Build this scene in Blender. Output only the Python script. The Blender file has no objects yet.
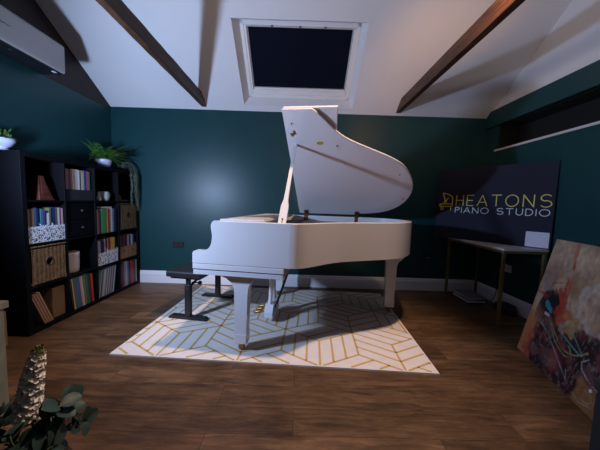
import bpy, bmesh, math, random
from mathutils import Vector, Matrix, Quaternion
from mathutils import noise as mnoise
rnd = random.Random(7)
PI = math.pi
sc = bpy.context.scene
col = sc.collection

# ------------------------------------------------------------------ helpers
class MB:
    """collects polygons, then links them as one mesh object"""
    def __init__(s): s.v = []; s.f = []; s.m = []; s.sm = []
    def add(s, vs, fs, mi=0, smooth=False, M=None):
        o = len(s.v)
        for p in vs:
            p = Vector(p)
            s.v.append(tuple(M @ p) if M else tuple(p))
        for f in fs:
            s.f.append([o + i for i in f]); s.m.append(mi); s.sm.append(smooth)
    def box(s, x0, x1, y0, y1, z0, z1, mi=0, M=None):
        vs = [(x, y, z) for x in (x0, x1) for y in (y0, y1) for z in (z0, z1)]
        fs = [(0, 1, 3, 2), (4, 6, 7, 5), (0, 4, 5, 1), (2, 3, 7, 6), (0, 2, 6, 4), (1, 5, 7, 3)]
        s.add(vs, fs, mi, False, M)
    def prism(s, pts, a, b, axis='z', mi=0, smooth=False, M=None):
        """extrude the 2D polygon pts between a and b along an axis"""
        def P(p, h):
            if axis == 'z': return (p[0], p[1], h)
            if axis == 'y': return (p[0], h, p[1])
            return (h, p[0], p[1])
        n = len(pts)
        vs = [P(p, a) for p in pts] + [P(p, b) for p in pts]
        s.add(vs, [(i, (i + 1) % n, n + (i + 1) % n, n + i) for i in range(n)], mi, smooth, M)
        s.add(vs, [list(range(n))[::-1], [n + i for i in range(n)]], mi, False, M)
    def tube(s, path, r, mi=0, seg=8, cap=True, M=None, smooth=True):
        path = [Vector(p) for p in path]
        n = len(path)
        rs = r if isinstance(r, (list, tuple)) else [r] * n
        up = None; vs = []
        for i, p in enumerate(path):
            d = (path[min(i + 1, n - 1)] - path[max(i - 1, 0)]).normalized()
            if up is None:
                up = Vector((0, 0, 1)) if abs(d.z) < .9 else Vector((1, 0, 0))
            a = d.cross(up)
            if a.length < 1e-6: a = d.cross(Vector((0, 1, 0)))
            a.normalize(); b = a.cross(d).normalized(); up = b
            for k in range(seg):
                t = 2 * PI * k / seg
                vs.append(p + a * math.cos(t) * rs[i] + b * math.sin(t) * rs[i])
        fs = [(i * seg + k, i * seg + (k + 1) % seg, (i + 1) * seg + (k + 1) % seg, (i + 1) * seg + k)
              for i in range(n - 1) for k in range(seg)]
        s.add(vs, fs, mi, smooth, M)
        if cap:
            s.add(vs[:seg], [list(range(seg))[::-1]], mi, False, M)
            s.add(vs[-seg:], [list(range(seg))], mi, False, M)
    def lathe(s, prof, seg=32, mi=0, M=None, smooth=True):
        vs = []
        for (r, z) in prof:
            for k in range(seg):
                t = 2 * PI * k / seg
                vs.append((r * math.cos(t), r * math.sin(t), z))
        fs = [(i * seg + k, i * seg + (k + 1) % seg, (i + 1) * seg + (k + 1) % seg, (i + 1) * seg + k)
              for i in range(len(prof) - 1) for k in range(seg)]
        s.add(vs, fs, mi, smooth, M)
    def disc(s, r, z, seg=24, mi=0, M=None):
        s.add([(r * math.cos(2 * PI * k / seg), r * math.sin(2 * PI * k / seg), z) for k in range(seg)], [list(range(seg))], mi, False, M)
    def build(s, name, mats, parent=None, loc=None, rot=None, bevel=0, weld=False, bseg=2):
        me = bpy.data.meshes.new(name)
        me.from_pydata(s.v, [], s.f)
        if not isinstance(mats, (list, tuple)): mats = [mats]
        for m in mats: me.materials.append(m)
        for i, p in enumerate(me.polygons):
            p.material_index = s.m[i]; p.use_smooth = s.sm[i]
        if weld:
            bm = bmesh.new(); bm.from_mesh(me)
            bmesh.ops.remove_doubles(bm, verts=bm.verts, dist=1e-5)
            bmesh.ops.recalc_face_normals(bm, faces=bm.faces)
            bm.to_mesh(me); bm.free()
        me.update()
        o = bpy.data.objects.new(name, me); col.objects.link(o)
        if parent: o.parent = parent
        if loc: o.location = loc
        if rot: o.rotation_euler = rot
        if bevel:
            b = o.modifiers.new('bevel', 'BEVEL'); b.width = bevel; b.segments = bseg
            b.limit_method = 'ANGLE'; b.angle_limit = math.radians(35)
        return o

def tag(o, label=None, cat=None, group=None, kind=None):
    if label: o['label'] = label
    if cat: o['category'] = cat
    if group: o['group'] = group
    if kind: o['kind'] = kind
    return o
def empty(name, loc, rz=0, label=None, cat=None, group=None):
    o = bpy.data.objects.new(name, None); col.objects.link(o)
    o.location = loc; o.rotation_euler = (0, 0, rz); o.empty_display_size = .1
    return tag(o, label, cat, group)
def copy_tree(o, parent=None):
    c = o.copy(); col.objects.link(c)
    if parent: c.parent = parent
    for ch in [k for k in bpy.data.objects if k.parent == o and k != c]:
        copy_tree(ch, c)
    return c
def struct(o): o['kind'] = 'structure'; return o
def catmull(pts, k=6, closed=False):
    out = []; n = len(pts)
    for i in range(n if closed else n - 1):
        g = (lambda j: pts[j % n]) if closed else (lambda j: pts[max(0, min(n - 1, j))])
        p0, p1, p2, p3 = g(i - 1), g(i), g(i + 1), g(i + 2)
        for j in range(k):
            t = j / k
            out.append(tuple(.5 * ((2 * b) + (-a + c) * t + (2 * a - 5 * b + 4 * c - d) * t * t + (-a + 3 * b - 3 * c + d) * t ** 3)
                             for a, b, c, d in zip(p0, p1, p2, p3)))
    if not closed: out.append(tuple(pts[-1]))
    return out

# ------------------------------------------------------------------ materials
def mat(name, color, rough=.5, metal=0, spec=.5, bump=0, bscale=60, var=0, vscale=8, coat=0, sheen=0, trans=0, bstretch=None):
    m = bpy.data.materials.new(name); m.use_nodes = True
    nt = m.node_tree; b = nt.nodes['Principled BSDF']
    b.inputs['Base Color'].default_value = (*color, 1)
    b.inputs['Roughness'].default_value = rough
    b.inputs['Metallic'].default_value = metal
    b.inputs['Specular IOR Level'].default_value = spec
    if coat: b.inputs['Coat Weight'].default_value = coat; b.inputs['Coat Roughness'].default_value = .06
    if sheen: b.inputs['Sheen Weight'].default_value = sheen
    if trans: b.inputs['Transmission Weight'].default_value = trans
    tc = nt.nodes.new('ShaderNodeTexCoord'); src = tc.outputs['Object']
    if bstretch:
        mp = nt.nodes.new('ShaderNodeMapping'); mp.inputs['Scale'].default_value = bstretch
        nt.links.new(src, mp.inputs['Vector']); src = mp.outputs['Vector']
    if var:
        n = nt.nodes.new('ShaderNodeTexNoise'); n.inputs['Scale'].default_value = vscale; n.inputs['Detail'].default_value = 5
        nt.links.new(src, n.inputs['Vector'])
        mx = nt.nodes.new('ShaderNodeMix'); mx.data_type = 'RGBA'
        mx.inputs['A'].default_value = (*[max(0, c * (1 - var)) for c in color], 1)
        mx.inputs['B'].default_value = (*[min(1, c * (1 + var)) for c in color], 1)
        nt.links.new(n.outputs['Fac'], mx.inputs['Factor']); nt.links.new(mx.outputs['Result'], b.inputs['Base Color'])
    if bump:
        n = nt.nodes.new('ShaderNodeTexNoise'); n.inputs['Scale'].default_value = bscale; n.inputs['Detail'].default_value = 4
        nt.links.new(src, n.inputs['Vector'])
        bp = nt.nodes.new('ShaderNodeBump'); bp.inputs['Strength'].default_value = bump; bp.inputs['Distance'].default_value = .003
        nt.links.new(n.outputs['Fac'], bp.inputs['Height']); nt.links.new(bp.outputs['Normal'], b.inputs['Normal'])
    return m

def floor_material():
    m = bpy.data.materials.new('dark_wood_planks'); m.use_nodes = True
    nt = m.node_tree; N = nt.nodes.new; L = nt.links.new; b = nt.nodes['Principled BSDF']
    tc = N('ShaderNodeTexCoord')
    br = N('ShaderNodeTexBrick'); br.inputs['Scale'].default_value = 1
    br.inputs['Brick Width'].default_value = 1.15; br.inputs['Row Height'].default_value = .17
    br.inputs['Mortar Size'].default_value = .0016; br.offset = .37
    br.inputs['Color1'].default_value = (0, 0, 0, 1); br.inputs['Color2'].default_value = (1, 1, 1, 1); br.inputs['Mortar'].default_value = (.5, .5, .5, 1)
    L(tc.outputs['Object'], br.inputs['Vector'])
    mp = N('ShaderNodeMapping'); mp.inputs['Scale'].default_value = (2.0, 16, 1); L(tc.outputs['Object'], mp.inputs['Vector'])
    off = N('ShaderNodeMixRGB'); off.blend_type = 'ADD'; off.inputs['Fac'].default_value = 1
    sc_ = N('ShaderNodeVectorMath'); sc_.operation = 'SCALE'; sc_.inputs['Scale'].default_value = 17
    L(br.outputs['Color'], sc_.inputs[0]); L(mp.outputs['Vector'], off.inputs['Color1']); L(sc_.outputs['Vector'], off.inputs['Color2'])
    n1 = N('ShaderNodeTexNoise'); n1.inputs['Scale'].default_value = 1.6; n1.inputs['Detail'].default_value = 9; n1.inputs['Roughness'].default_value = .65; n1.inputs['Distortion'].default_value = .8
    L(off.outputs['Color'], n1.inputs['Vector'])
    cr = N('ShaderNodeValToRGB'); e = cr.color_ramp.elements
    e[0].position = .25; e[0].color = (.030, .016, .010, 1); e[1].position = .80; e[1].color = (.20, .115, .064, 1)
    k = e.new(.5); k.color = (.105, .058, .029, 1)
    L(n1.outputs['Fac'], cr.inputs['Fac'])
    # large worn patches
    n2 = N('ShaderNodeTexNoise'); n2.inputs['Scale'].default_value = 3.2; n2.inputs['Detail'].default_value = 11; n2.inputs['Roughness'].default_value = .72
    mp2 = N('ShaderNodeMapping'); mp2.inputs['Scale'].default_value = (1, 2.2, 1); L(tc.outputs['Object'], mp2.inputs['Vector']); L(mp2.outputs['Vector'], n2.inputs['Vector'])
    mr = N('ShaderNodeMapRange'); mr.inputs['From Min'].default_value = .3; mr.inputs['From Max'].default_value = .7; mr.inputs['To Min'].default_value = .48; mr.inputs['To Max'].default_value = 1.42
    L(n2.outputs['Fac'], mr.inputs['Value'])
    tone = N('ShaderNodeMapRange'); tone.inputs['To Min'].default_value = .72; tone.inputs['To Max'].default_value = 1.2; L(br.outputs['Color'], tone.inputs['Value'])
    mu = N('ShaderNodeMath'); mu.operation = 'MULTIPLY'; L(mr.outputs['Result'], mu.inputs[0]); L(tone.outputs['Result'], mu.inputs[1])
    fm = N('ShaderNodeMath'); fm.operation = 'MULTIPLY_ADD'; fm.inputs[1].default_value = -.6; fm.inputs[2].default_value = 1; L(br.outputs['Fac'], fm.inputs[0])
    mu2 = N('ShaderNodeMath'); mu2.operation = 'MULTIPLY'; L(mu.outputs[0], mu2.inputs[0]); L(fm.outputs[0], mu2.inputs[1])
    v = N('ShaderNodeVectorMath'); v.operation = 'SCALE'; L(cr.outputs['Color'], v.inputs[0]); L(mu2.outputs[0], v.inputs['Scale'])
    L(v.outputs['Vector'], b.inputs['Base Color'])
    b.inputs['Roughness'].default_value = .42; b.inputs['Specular IOR Level'].default_value = .35
    bp = N('ShaderNodeBump'); bp.inputs['Strength'].default_value = .35; bp.inputs['Distance'].default_value = .004
    sub = N('ShaderNodeMath'); sub.operation = 'SUBTRACT'; L(n1.outputs['Fac'], sub.inputs[0]); L(br.outputs['Fac'], sub.inputs[1])
    L(sub.outputs[0], bp.inputs['Height']); L(bp.outputs['Normal'], b.inputs['Normal'])
    return m

def wood_mat(name, c1, c2, scale=(1, 1, 1), rough=.6, dist=1.5):
    m = bpy.data.materials.new(name); m.use_nodes = True
    nt = m.node_tree; N = nt.nodes.new; L = nt.links.new; b = nt.nodes['Principled BSDF']
    tc = N('ShaderNodeTexCoord'); mp = N('ShaderNodeMapping'); mp.inputs['Scale'].default_value = scale
    L(tc.outputs['Object'], mp.inputs['Vector'])
    n = N('ShaderNodeTexNoise'); n.inputs['Scale'].default_value = 3; n.inputs['Detail'].default_value = 8; n.inputs['Distortion'].default_value = dist
    L(mp.outputs['Vector'], n.inputs['Vector'])
    cr = N('ShaderNodeValToRGB'); cr.color_ramp.elements[0].position = .35; cr.color_ramp.elements[0].color = (*c1, 1)
    cr.color_ramp.elements[1].position = .7; cr.color_ramp.elements[1].color = (*c2, 1)
    L(n.outputs['Fac'], cr.inputs['Fac']); L(cr.outputs['Color'], b.inputs['Base Color'])
    b.inputs['Roughness'].default_value = rough
    bp = N('ShaderNodeBump'); bp.inputs['Strength'].default_value = .3; bp.inputs['Distance'].default_value = .003
    L(n.outputs['Fac'], bp.inputs['Height']); L(bp.outputs['Normal'], b.inputs['Normal'])
    return m

def speckle_mat():
    m = bpy.data.materials.new('speckled_card'); m.use_nodes = True
    nt = m.node_tree; N = nt.nodes.new; L = nt.links.new; b = nt.nodes['Principled BSDF']
    tc = N('ShaderNodeTexCoord'); n = N('ShaderNodeTexNoise'); n.inputs['Scale'].default_value = 75; n.inputs['Detail'].default_value = 2
    L(tc.outputs['Object'], n.inputs['Vector'])
    cr = N('ShaderNodeValToRGB'); cr.color_ramp.interpolation = 'CONSTANT'
    cr.color_ramp.elements[0].color = (.03, .03, .04, 1); cr.color_ramp.elements[1].position = .47; cr.color_ramp.elements[1].color = (.75, .75, .8, 1)
    L(n.outputs['Fac'], cr.inputs['Fac']); L(cr.outputs['Color'], b.inputs['Base Color']); b.inputs['Roughness'].default_value = .6
    return m

def wicker_mat(name, c1, c2):
    m = bpy.data.materials.new(name); m.use_nodes = True
    nt = m.node_tree; N = nt.nodes.new; L = nt.links.new; b = nt.nodes['Principled BSDF']
    tc = N('ShaderNodeTexCoord')
    w1 = N('ShaderNodeTexWave'); w1.bands_direction = 'Z'; w1.inputs['Scale'].default_value = 22; w1.inputs['Distortion'].default_value = 2.5; w1.inputs['Detail'].default_value = 3
    w2 = N('ShaderNodeTexWave'); w2.bands_direction = 'Y'; w2.inputs['Scale'].default_value = 9; w2.inputs['Distortion'].default_value = 3
    L(tc.outputs['Object'], w1.inputs['Vector']); L(tc.outputs['Object'], w2.inputs['Vector'])
    mu = N('ShaderNodeMath'); mu.operation = 'MULTIPLY'; L(w1.outputs['Fac'], mu.inputs[0]); L(w2.outputs['Fac'], mu.inputs[1])
    n = N('ShaderNodeTexNoise'); n.inputs['Scale'].default_value = 25; L(tc.outputs['Object'], n.inputs['Vector'])
    ad = N('ShaderNodeMath'); ad.operation = 'ADD'; L(mu.outputs[0], ad.inputs[0]); L(n.outputs['Fac'], ad.inputs[1])
    cr = N('ShaderNodeValToRGB'); cr.color_ramp.elements[0].position = .35; cr.color_ramp.elements[0].color = (*c1, 1)
    cr.color_ramp.elements[1].position = 1.1 if False else 1.0; cr.color_ramp.elements[1].color = (*c2, 1)
    L(ad.outputs[0], cr.inputs['Fac']); L(cr.outputs['Color'], b.inputs['Base Color']); b.inputs['Roughness'].default_value = .7
    bp = N('ShaderNodeBump'); bp.inputs['Strength'].default_value = .8; bp.inputs['Distance'].default_value = .006
    L(ad.outputs[0], bp.inputs['Height']); L(bp.outputs['Normal'], b.inputs['Normal'])
    return m

def attr_mat(name, rough=.5, bump=.4):
    m = bpy.data.materials.new(name); m.use_nodes = True
    nt = m.node_tree; N = nt.nodes.new; L = nt.links.new; b = nt.nodes['Principled BSDF']
    a = N('ShaderNodeVertexColor'); a.layer_name = 'paint'
    L(a.outputs['Color'], b.inputs['Base Color']); b.inputs['Roughness'].default_value = rough
    tc = N('ShaderNodeTexCoord'); n = N('ShaderNodeTexNoise'); n.inputs['Scale'].default_value = 40; n.inputs['Detail'].default_value = 6
    L(tc.outputs['Object'], n.inputs['Vector'])
    bp = N('ShaderNodeBump'); bp.inputs['Strength'].default_value = bump; bp.inputs['Distance'].default_value = .003
    L(n.outputs['Fac'], bp.inputs['Height']); L(bp.outputs['Normal'], b.inputs['Normal'])
    return m

M_wall = mat('teal_green_wall_paint', (.0105, .052, .057), .38, spec=.38, bump=.18, bscale=45, var=.12, vscale=3)
M_ceil = mat('white_ceiling_paint', (.71, .69, .70), .75, bump=.12, bscale=30, var=.03, vscale=4)
M_niche = mat('black_niche_faces', (.006, .0065, .007), .85)  # near-black colour on the inner faces makes the niche read dark
M_brown = mat('dark_brown_gable_paint', (.026, .015, .013), .7, bump=.2, bscale=30, var=.2, vscale=5)
M_skirt = mat('white_gloss_skirting', (.86, .85, .88), .35, bump=.03)
M_floor = floor_material()
M_beam = wood_mat('dark_stained_beam_wood', (.026, .011, .006), (.10, .043, .018), (9, 1, 9), .5)
M_white = mat('white_piano_lacquer', (.74, .73, .76), .22, coat=.6, spec=.5)
M_groove = mat('shadow_gap_black', (.02, .02, .025), .6)
M_brass = mat('polished_brass', (.34, .20, .07), .38, metal=1)
M_oldbrass = mat('brown_brass', (.32, .15, .06), .35, metal=.8)
M_gold_iron = mat('gold_iron_plate', (.50, .30, .11), .38, metal=.6, bump=.1)
M_sound = wood_mat('amber_spruce', (.22, .09, .03), (.42, .2, .08), (1, 14, 1), .35)
M_felt = mat('red_felt', (.35, .03, .03), .95, sheen=.4)
M_string = mat('steel_strings', (.6, .55, .5), .3, metal=1)
M_black = mat('satin_black_metal', (.012, .012, .015), .4, spec=.5)
M_leather = mat('black_leatherette', (.010, .010, .014), .45, bump=.3, bscale=150)
M_chrome = mat('chrome', (.8, .8, .82), .15, metal=1)
M_rubber = mat('black_rubber', (.02, .02, .02), .7)
M_rug = mat('cream_rug_pile', (.66, .61, .585), .95, bump=.7, bscale=220, var=.10, vscale=14, sheen=.2)
M_ruggold = mat('gold_rug_yarn', (.52, .33, .10), .8, bump=.6, bscale=200, var=.15, vscale=60)
M_shelf = mat('black_brown_shelf', (.0025, .0024, .0036), .6, spec=.12, bump=.05, bscale=90)
M_wicker = wicker_mat('seagrass_weave', (.055, .027, .010), (.27, .155, .06))
M_speck = speckle_mat()
M_cork = mat('cork_board', (.30, .155, .065), .8, bump=.5, bscale=120, var=.3, vscale=80)
M_dark = mat('dark_hollow', (.008, .007, .007), .9)
M_page = mat('book_pages', (.6, .55, .47), .8)
M_cream = mat('cream_ceramic', (.50, .42, .40), .55, bump=.15, bscale=40, var=.12, vscale=20)
M_pot = mat('white_ceramic', (.55, .55, .68), .25, coat=.4)
M_mug = mat('pale_sage_ceramic', (.36, .37, .33), .3, coat=.3)
M_fern = mat('fern_green', (.05, .15, .02), .55, var=.45, vscale=30)
M_trail = mat('pale_grey_green_leaf', (.22, .30, .24), .6, var=.3, vscale=30)
M_euc = mat('eucalyptus_leaf', (.018, .045, .038), .55, var=.35, vscale=12)
M_stem = mat('green_stem', (.08, .11, .035), .6)
M_petal = mat('ivory_petal', (.80, .76, .70), .6, var=.2, vscale=60)
M_bud = mat('green_bud', (.20, .22, .07), .6)
M_vase = mat('smoky_grey_vase', (.05, .05, .055), .2, coat=.3)
M_tan = mat('tan_cardboard', (.20, .125, .06), .8, bump=.1, var=.12)
M_pale = wood_mat('pale_limed_wood', (.16, .17, .135), (.24, .25, .20), (3, 3, 1), .6)
M_gold = mat('dull_gold_frame', (.26, .195, .085), .42, metal=.55)
M_top = mat('pale_table_top', (.62, .56, .55), .4)
M_sign = mat('dark_slate_sign', (.016, .017, .036), .65, spec=.18, var=.08, vscale=3)
M_lgold = mat('gold_lettering', (.72, .55, .05), .45)
M_lwhite = mat('silver_white_lettering', (.66, .67, .74), .45)
M_card = mat('white_card', (.66, .64, .74), .5)
M_ac = mat('white_plastic_casing', (.34, .315, .30), .4)
M_acdark = mat('dark_plastic_louvre', (.012, .012, .015), .5)
M_ink = mat('dark_grey_print', (.09, .08, .08), .6)
M_upvc = mat('white_window_frame', (.78, .74, .72), .35)
M_alu = mat('pale_grey_aluminium', (.42, .45, .45), .35, metal=.4)
M_blind = mat('navy_blackout_blind', (.0022, .004, .012), .8, spec=.12, bump=.15, bscale=120)
M_lip = mat('pale_sill_paint', (.60, .60, .60), .5)
M_darkwood = wood_mat('dark_red_mahogany', (.05, .012, .008), (.14, .03, .02), (1, 1, 6), .35)
M_navy = mat('dark_navy_fabric', (.012, .018, .024), .85, bump=.4, bscale=200)
M_canvasback = mat('raw_canvas', (.35, .3, .22), .9)
M_paint = attr_mat('oil_paint')

# ------------------------------------------------------------------ room
XL, XR, YB, YF = -2.485, 2.43, 3.50, -1.0
ZP = 2.31; SL = .88                       # plate height and roof slope
YR = (YB + YF) / 2; ZR = ZP + SL * (YB - YR)
T = .12
def roofz(y): return ZP + SL * (YB - y) if y > YR else ZP + SL * (y - YF)

mb = MB(); mb.box(XL - T, XR + .4, YF - T, YB + T, -.12, 0); struct(mb.build('floor', M_floor))
mb = MB(); mb.box(XL - T, XR + T, YB, YB + T, -.1, ZP + .02); struct(mb.build('wall_back', M_wall))
mb = MB(); mb.box(XL - T, XR + T, YF - T, YF, -.1, ZP + .02); struct(mb.build('wall_front', M_wall))
# left wall: teal up to plate height, dark brown gable above
mb = MB()
mb.box(XL - T, XL, YF, YB, -.1, ZP - .03, 0)
def gable(pts, x, k, s_, mi):
    vs = [(x + s_ * k * max(0, z - ZP), y, z) for y, z in pts] + [(x + s_ * (T + k * max(0, z - ZP)), y, z) for y, z in pts]; n = len(pts)
    mb.add(vs, [list(range(n)), [n + i for i in range(n)][::-1]] + [(i, (i + 1) % n, n + (i + 1) % n, n + i) for i in range(n)], mi)
gable([(YF, ZP - .03), (YB, ZP - .03), (YB, ZP + .03), (YR, ZR + .02), (YF, ZP + .03)], XL + .004, .19, -1, 1)
struct(mb.build('wall_left', [M_wall, M_brown]))
# right wall: teal with a long horizontal niche, white gable above
NZ0, NZ1, NY1 = 1.865, 2.17, 3.30
mb = MB()
mb.box(XR, XR + T, YF, YB, -.1, NZ0, 0)
mb.box(XR, XR + T, YF, YB, NZ1, 2.38, 0)
mb.box(XR, XR + T, NY1, YB, NZ0, NZ1, 0)
mb.box(XR + .26, XR + .30, YF, YB, NZ0 - .05, 2.38, 2)
mb.box(XR + T, XR + .28, YF, YB, NZ0 - .05, NZ0, 0)
mb.box(XR + T, XR + .28, YF, YB, NZ1, 2.38, 2)
mb.box(XR + .02, XR + T + .01, YF, YB, NZ1 - .004, NZ1, 2)
mb.box(XR + .02, XR + T + .01, NY1 - .004, NY1, NZ0, NZ1, 2)
mb.box(XR + T, XR + .28, NY1, YB, NZ0, NZ1, 2)
gable([(YF, 2.36), (YB - .03, 2.36), (YR, ZR + .02), (YF, 2.38)], XR - .01, .09, 1, 1)
struct(mb.build('wall_right', [M_wall, M_ceil, M_niche]))
# sill strip of the niche and lintel edge
mb = MB(); mb.box(XR - .018, XR + .10, YF, NY1 + .03, NZ0 - .012, NZ0 + .012)
struct(mb.build('trim_1', M_lip, bevel=.003))
mb = MB(); mb.box(XR - .03, XR + .02, YF, YB, NZ1 + .0, 2.375)
struct(mb.build('trim_2', M_wall, bevel=.006))
# ceiling with a skylight opening in the back slope
# skylight opening corners in roof coordinates: x and distance q down the slope
ca, sa = 1 / math.hypot(1, SL), SL / math.hypot(1, SL)
def RP(x, q, n=0):
    """point on back slope: q = slope distance up from plate line, n = offset outwards"""
    return Vector((x, YB - q * ca + n * sa, ZP + q * sa + n * ca))
LQ = (YB - YR) / ca
SX0, SX1, SQ0, SQ1 = -.742, .641, .078, .98
wx0, wx1, wq0, wq1 = -.682, .587, .135, .945      # outer edge of the window frame
mb = MB()
def quad(a, b, c, d, mi=0): mb.add([a, b, c, d], [(0, 1, 2, 3)], mi)
xa, xb = XL - .42, XR + .26
for (x0, x1, q0, q1) in [(xa, SX0, 0, LQ), (SX1, xb, 0, LQ), (SX0, SX1, 0, SQ0), (SX0, SX1, SQ1, LQ)]:
    for n in (0, .22): quad(RP(x0, q0, n), RP(x1, q0, n), RP(x1, q1, n), RP(x0, q1, n))
so = [(SX0, SQ0), (SX1, SQ0), (SX1, SQ1), (SX0, SQ1)]; wo = [(wx0 + .003, wq0 + .003), (wx1 - .003, wq0 + .003), (wx1 - .003, wq1 - .003), (wx0 + .003, wq1 - .003)]
for k in range(4):      # splayed plaster reveals
    quad(RP(*so[k], 0), RP(*so[(k + 1) % 4], 0), RP(*wo[(k + 1) % 4], .11), RP(*wo[k], .11))
    quad(RP(*so[k], .22), RP(*so[(k + 1) % 4], .22), RP(*wo[(k + 1) % 4], .21), RP(*wo[k], .21))
quad((xa, YF, ZP), (xb, YF, ZP), (xb, YR, ZR), (xa, YR, ZR))
quad((xa, YF, ZP + .3), (xb, YF, ZP + .3), (xb, YR, ZR + .3), (xa, YR, ZR + .3))
struct(mb.build('ceiling', M_ceil))
# skirting boards
def skirt(name, a, b, side):
    mb = MB(); prof = [(0, 0), (.018, 0), (.018, .125), (.012, .14), (.012, .152), (.005, .165), (0, .165)]
    if side == 'back': mb.prism([(YB - p, z) for p, z in prof], a, b, 'x')
    elif side == 'right': mb.prism([(XR - p, z) for p, z in prof], a, b, 'y')
    elif side == 'left': mb.prism([(XL + p, z) for p, z in prof], a, b, 'y')
    else: mb.prism([(YF + p, z) for p, z in prof], a, b, 'x')
    struct(mb.build(name, M_skirt))
skirt('baseboard_back', XL + .018, XR - .018, 'back'); skirt('baseboard_right', YF, YB, 'right')
skirt('baseboard_left', YF, YB, 'left'); skirt('baseboard_front', XL, XR, 'front')

# skylight window (structure): frame, sash, blind with guide rails
def slope_box(mb, x0, x1, q0, q1, n0, n1, mi=0):
    vs = [RP(x, q, n) for x in (x0, x1) for q in (q0, q1) for n in (n0, n1)]
    mb.add(vs, [(0, 1, 3, 2), (4, 6, 7, 5), (0, 4, 5, 1), (2, 3, 7, 6), (0, 2, 6, 4), (1, 5, 7, 3)], mi)
win = empty('window_1', RP(0, .1, .1)); struct(win)
def rel(o): o.parent = win; o.matrix_parent_inverse = Matrix.Translation(-Vector(win.location)); return o
wf = MB(); e = .040; B0 = .095
slope_box(wf, wx0, wx0 + e, wq0, wq1, B0, .2); slope_box(wf, wx1 - e, wx1, wq0, wq1, B0, .2)
slope_box(wf, wx0, wx1, wq0, wq0 + e, B0, .2); slope_box(wf, wx0, wx1, wq1 - e, wq1, B0, .2)
rel(wf.build('window_frame', M_upvc, bevel=.005))
sx0, sx1, sq0, sq1 = wx0 + e, wx1 - e, wq0 + e, wq1 - e
ws = MB(); g = .024
slope_box(ws, sx0, sx0 + g, sq0, sq1, .1, .19); slope_box(ws, sx1 - g, sx1, sq0, sq1, .1, .19)
slope_box(ws, sx0, sx1, sq0, sq0 + .058, .1, .19); slope_box(ws, sx0, sx1, sq1 - .018, sq1, .1, .19)
rel(ws.build('sash', M_upvc, bevel=.004))
wb = MB(); slope_box(wb, sx0 + g - .004, sx1 - g + .004, sq0 + .055, sq1 - .015, .135, .139)
rel(wb.build('blackout_blind', M_blind))
wr = MB()
slope_box(wr, sx0 + g, sx0 + g + .014, sq0 + .06, sq1 - .018, .115, .14); slope_box(wr, sx1 - g - .014, sx1 - g, sq0 + .06, sq1 - .018, .115, .14)
slope_box(wr, sx0 + g, sx1 - g, sq1 - .022, sq1 - .002, .1, .145)
rel(wr.build('blind_rail', M_alu, bevel=.003))
wl = MB(); slope_box(wl, sx0 + g + .01, sx1 - g - .01, sq0 + .05, sq0 + .078, .112, .145)
rel(wl.build('blind_bottom_bar', M_upvc, bevel=.003))
for fx in (.25, .5, .72):
    wc = MB(); xx = sx0 + (sx1 - sx0) * fx; slope_box(wc, xx - .012, xx + .012, sq1 - .016, sq1 - .002, .092, .104)
    rel(wc.build('blind_clip', M_ink, bevel=.002))
wg = MB(); slope_box(wg, sx0, sx1, sq0, sq1, .17, .176)
M_glass = mat('window_glass', (.02, .025, .04), .05, spec=.8)
rel(wg.build('glass_pane', M_glass))

# ceiling beams (horizontal ties at plate height, running from back wall to front wall)
def beam(x, label):
    mb = MB(); w, z0, z1 = .058, 2.335, 2.455
    xs = x
    n = 44; ys = [YF + .002 + (YB - .002 - YF) * i / n for i in range(n + 1)]
    r = random.Random(int(x * 100))
    prof = [(-w / 2, 0), (w / 2, 0), (w / 2, z1 - z0), (-w / 2, z1 - z0)]
    vs = []
    for y in ys:
        top = min(z1, max(z0 + .004, roofz(y) - .004))
        for k, (dx, dz) in enumerate(prof):
            j = r.uniform(-.0015, .0015)
            vs.append((xs + dx + j, y, (z0 if dz == 0 else top) + j))
    fs = [(4 * i + k, 4 * i + (k + 1) % 4, 4 * i + 4 + (k + 1) % 4, 4 * i + 4 + k) for i in range(n) for k in range(4)]
    mb.add(vs, fs + [(3, 2, 1, 0), (4 * n, 4 * n + 1, 4 * n + 2, 4 * n + 3)])
    o = mb.build('ceiling_beam', M_beam, bevel=.004)
    tag(o, label, 'beam', 'exposed timber tie beams under the ceiling')
    return o
beam(-1.262, 'dark brown timber beam left of the skylight, ending above the bookcase side of the back wall')
beam(1.235, 'dark brown timber beam right of the skylight, lit orange along its inner face')

# spotlight fitting on right beam (the warm lamp of the room)
sp = empty('spotlight', (1.19, 1.41, 2.40), 0, 'small silvery spotlight fitted on the inner face of the right beam, top edge of frame', 'spotlight')
mb = MB(); mb.lathe([(0, 0), (.03, 0), (.032, .006), (.026, .012), (0, .012)], 20, M=Matrix.Translation((.013, 0, 0)) @ Matrix.Rotation(-PI / 2, 4, 'Y')); mb.build('base_plate', M_chrome, sp)
mb = MB(); mb.tube([(.005, 0, 0), (-.03, 0, .0), (-.05, 0, -.01)], .006); mb.build('arm', M_chrome, sp)
Mh = Matrix.Translation((-.06, -.01, -.01)) @ Matrix.Rotation(math.radians(150), 4, 'X')
mb = MB(); mb.lathe([(0, -.03), (.018, -.03), (.022, -.02), (.03, .03), (.028, .03), (.02, -.01), (0, -.012)], 24, M=Mh); mb.build('lamp_head', M_chrome, sp)
mb = MB(); mb.lathe([(0, .026), (.012, .022), (.02, .012), (.018, 0)], 20, M=Mh)
M_bulb = mat('lamp_glass', (.8, .7, .6), .2); M_bulb.node_tree.nodes['Principled BSDF'].inputs['Emission Color'].default_value = (1, .7, .4, 1)
M_bulb.node_tree.nodes['Principled BSDF'].inputs['Emission Strength'].default_value = 1.5
mb.build('bulb', M_bulb, sp)

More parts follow.
